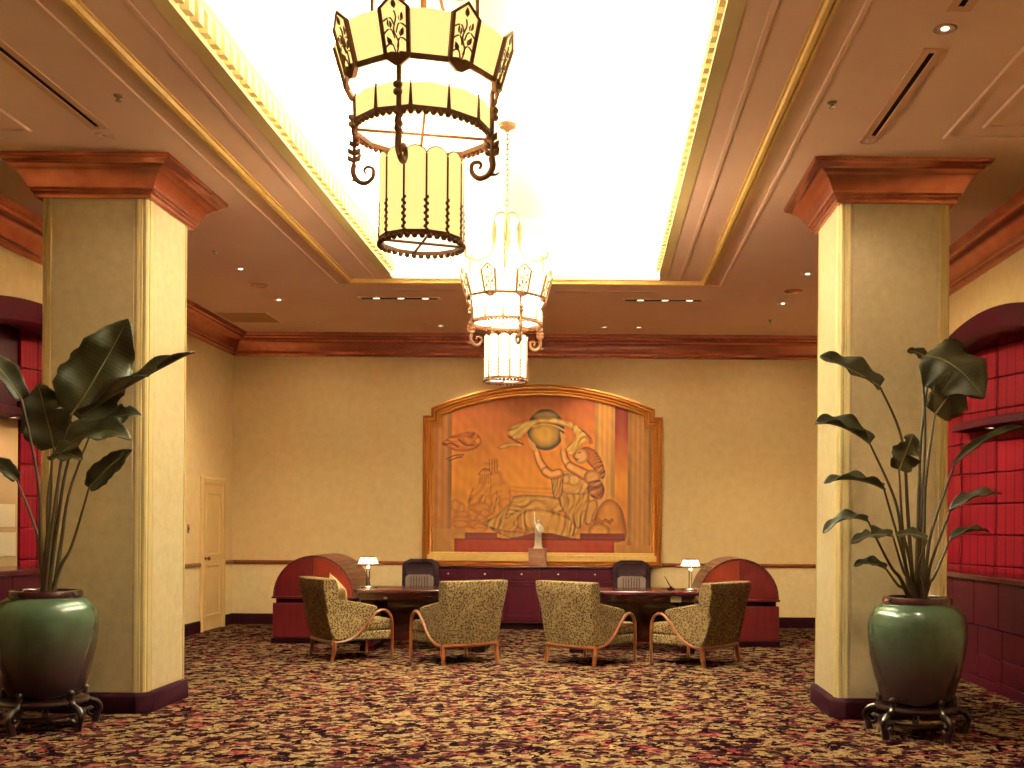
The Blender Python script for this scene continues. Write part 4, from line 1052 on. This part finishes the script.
for i, (c_, z, h, lb) in enumerate(((.85, 1.36, .21, 'upper white notice sheet on the beige wall of the left niche'), (.84, 1.09, .22, 'lower white notice sheet on the beige wall of the left niche'))):
    p = Vector((3.68, 10.8)) + dL * (c_ + .05) + nL * .042
    ob = MB().box(-.11, .11, -.002, .002, 0, h).build('notice_sheet', 'white', None, smooth=0)
    ob.location = (mL(p.x), p.y, z); ob.rotation_euler = (0, 0, math.atan2(dL.y, -dL.x))
    tag(ob, lb, 'notice', 'notice sheets in the left niche')

# ================================================================== ceiling fixtures
def downlight(label, x, y, power, aim=None, blend=1.0, size=120, color=WARM):
    t = thing('downlight', label, 'downlight', (x, y, ZC), group='recessed ceiling downlights')
    MB().lathe([(.062, -.004), (.065, 0), (.022, 0), (.022, -.001), (.052, -.004)], 24, caps=False).build('trim_ring', 'ceil', t)
    MB().lathe([(.001, -.004), (.019, -.004), (.019, -.001), (.001, -.001)], 20).build('lens', 'bulb' if power > 20 else 'diffwhite', t)
    rot = (0, 0, 0)
    if aim: rot = (Vector(aim) - Vector((x, y, ZC))).to_track_quat('-Z', 'Y').to_euler()
    if power: light('SPOT', 'downlight_lamp', (0, 0, -.03), power, color, rot, t, spot_size=R(size), spot_blend=blend, shadow_soft_size=.05)
DLS = [('downlight by the left wall, just beyond the left pillar', -3.735, 11.29, 80, None), ('middle downlight of the left rear row', -3.785, 12.82, 150, None), ('rearmost downlight of the left row near the back cornice', -3.75, 14.28, 9, None),
       ('downlight above the back wall left of the mural', -2.28, 14.29, 9, None), ('downlight in front of the left pillar capital', -3.40, 7.44, 5, None),
       ('downlight in front of the right pillar capital', 1.853, 7.42, 14, None), ('bright downlight near the top right, beside the slot diffuser', 1.84, 5.754, 75, None),
       ('downlight just beyond the right pillar', 2.198, 11.32, 80, None), ('middle downlight of the right rear row', 2.2, 12.82, 150, None), ('rearmost downlight of the right row near the back cornice', 2.21, 14.32, 9, None),
       ('downlight above the back wall right of the mural', .723, 14.31, 9, None)]
for a in DLS: downlight(*a, size=165 if a[2] > 14 else 120)
for lb, x, p_ in (('tiny spotlight at the back cornice aimed at the mural centre', .09, 60), ('tiny spotlight at the back cornice right of the mural centre', .55, 42), ('tiny spotlight at the back cornice left of the mural centre', -2.09, 48)):
    t = thing('spotlight', lb, 'spotlight', (x, 14.4, ZC), group='mural spotlights')
    MB().lathe([(.04, -.012), (.042, 0), (.01, 0), (.012, -.008), (.034, -.012)], 16, caps=False).build('trim_ring', 'metalgrey', t)
    MB().lathe([(.001, -.006), (.03, -.006), (.03, -.002), (.001, -.002)], 14).build('lens', 'bulb', t)
    light('SPOT', 'spotlight_lamp', (0, 0, -.03), p_, WARM, (Vector((CX * .6 + x * .4, 15.1, 1.3)) - Vector((x, 14.4, ZC))).to_track_quat('-Z', 'Y').to_euler(), t, spot_size=R(70), spot_blend=.8, shadow_soft_size=.03)
# unseen downlights added near the viewer to light pillar fronts, jars and floor
for lb, x, y, p_ in (('unseen recessed downlight, added in the right ceiling between viewer and slot diffusers', 2.0, 3.6, 110), ('unseen recessed downlight, added in the right ceiling just ahead of the viewer', 2.0, 1.0, 150), ('unseen recessed downlight, added in the ceiling above the viewer', .9, .2, 150)):
    downlight(lb, x, y, p_, None, .8, 110, (1, .68, .44))
def slot(label, x, y, ln, along, dark):
    t = thing('slot_diffuser', label, 'air vent', (x, y, ZC), 0 if along == 'y' else R(90), group='ceiling slot diffusers')
    MB().sweep([(0, 0), (0, .008), (.064 - dark, .008), (.066 - dark, 0)], [(-.064, -ln / 2), (.064, -ln / 2), (.064, ln / 2), (-.064, ln / 2)], True, lambda u, v, h: (u, v, -h)).build('frame', 'diffwhite', t)
    MB().box(-dark, dark, -ln / 2 + .03, ln / 2 - .03, -.003, 0).build('dark_slot', 'black', t)
    if along == 'x':
        for k in (-1, 0, 1):  # white glints in the slot, put in as small glowing discs
            MB().lathe([(.001, -.008), (.04, -.008), (.04, -.003), (.001, -.003)], 16, (0, k * ln * .3 - .02, 0), sx=.5).build('slot_glint', 'shade_hot', t)
slot('long slot diffuser in the left ceiling by the near pillar', -3.37, 6.55, 1.5, 'y', .018)
slot('long slot diffuser in the right ceiling by the near pillar', 1.86, 6.68, 1.38, 'y', .018)
slot('slot diffuser at the top right edge of the ceiling', 1.84, 4.85, 1.4, 'y', .018)
slot('slot diffuser left of the tray end near the back wall', -2.33, 12.68, .96, 'x', .052)
slot('slot diffuser right of the tray end near the back wall', .77, 12.68, .96, 'x', .052)
for lb, x0_, x1_ in (('thin flush ceiling strip left of the far chandelier', -2.3, -1.6), ('thin flush ceiling strip right of the far chandelier', -.49, .65)):
    o = MB().box(-(x1_ - x0_) / 2, (x1_ - x0_) / 2, -.03, .03, -.006, 0).build('ceiling_strip', 'diffwhite', None, bevel=.002, loc=((x0_ + x1_) / 2, 12.25, ZC)); tag(o, lb, 'ceiling strip', 'flush ceiling strips')
for lb, x, y in (('sprinkler head by the far side of the left pillar', -3.74, 10.55), ('sprinkler head in the near left ceiling beside the gilded moulding', -3.0, 6.74), ('sprinkler head in the near right ceiling beside the gilded moulding', 1.457, 6.76), ('sprinkler head in the right ceiling near the back cornice', 2.21, 13.84)):
    t = thing('sprinkler_head', lb, 'sprinkler', (x, y, ZC), group='ceiling sprinkler heads')
    MB().lathe([(.03, 0), (.028, -.008), (.012, -.012), (.01, -.03), (.02, -.033), (.02, -.036), (.001, -.037)], 14).build('body', 'metalgrey', t)
for lb, x, y in (('round ceiling speaker grille in the left rear ceiling', -3.79, 12.06), ('round ceiling speaker grille in the right rear ceiling', 2.2, 12.14)):
    t = thing('ceiling_speaker', lb, 'speaker', (x, y, ZC), group='ceiling speakers')
    MB().lathe([(.105, 0), (.105, -.006), (.09, -.010), (.088, 0)], 28, caps=False).build('ring', 'copper', t)
    MB().lathe([(.001, -.005), (.089, -.005), (.089, -.001), (.001, -.001)], 24).build('grille', 'copper', t)
t = thing('access_hatch', 'square ceiling access hatch in the left rear corner', 'hatch', (-4.5, 13.9, ZC))
MB().box(-.32, .32, -.33, .33, -.006, 0).build('hatch_panel', 'hatch', t, bevel=.002)
MB().sweep([(0, 0), (0, .010), (.02, .010), (.02, 0)], [(-.34, -.35), (.34, -.35), (.34, .35), (-.34, .35)], True, lambda u, v, h: (u, v, -h)).build('hatch_frame', 'ceil', t)
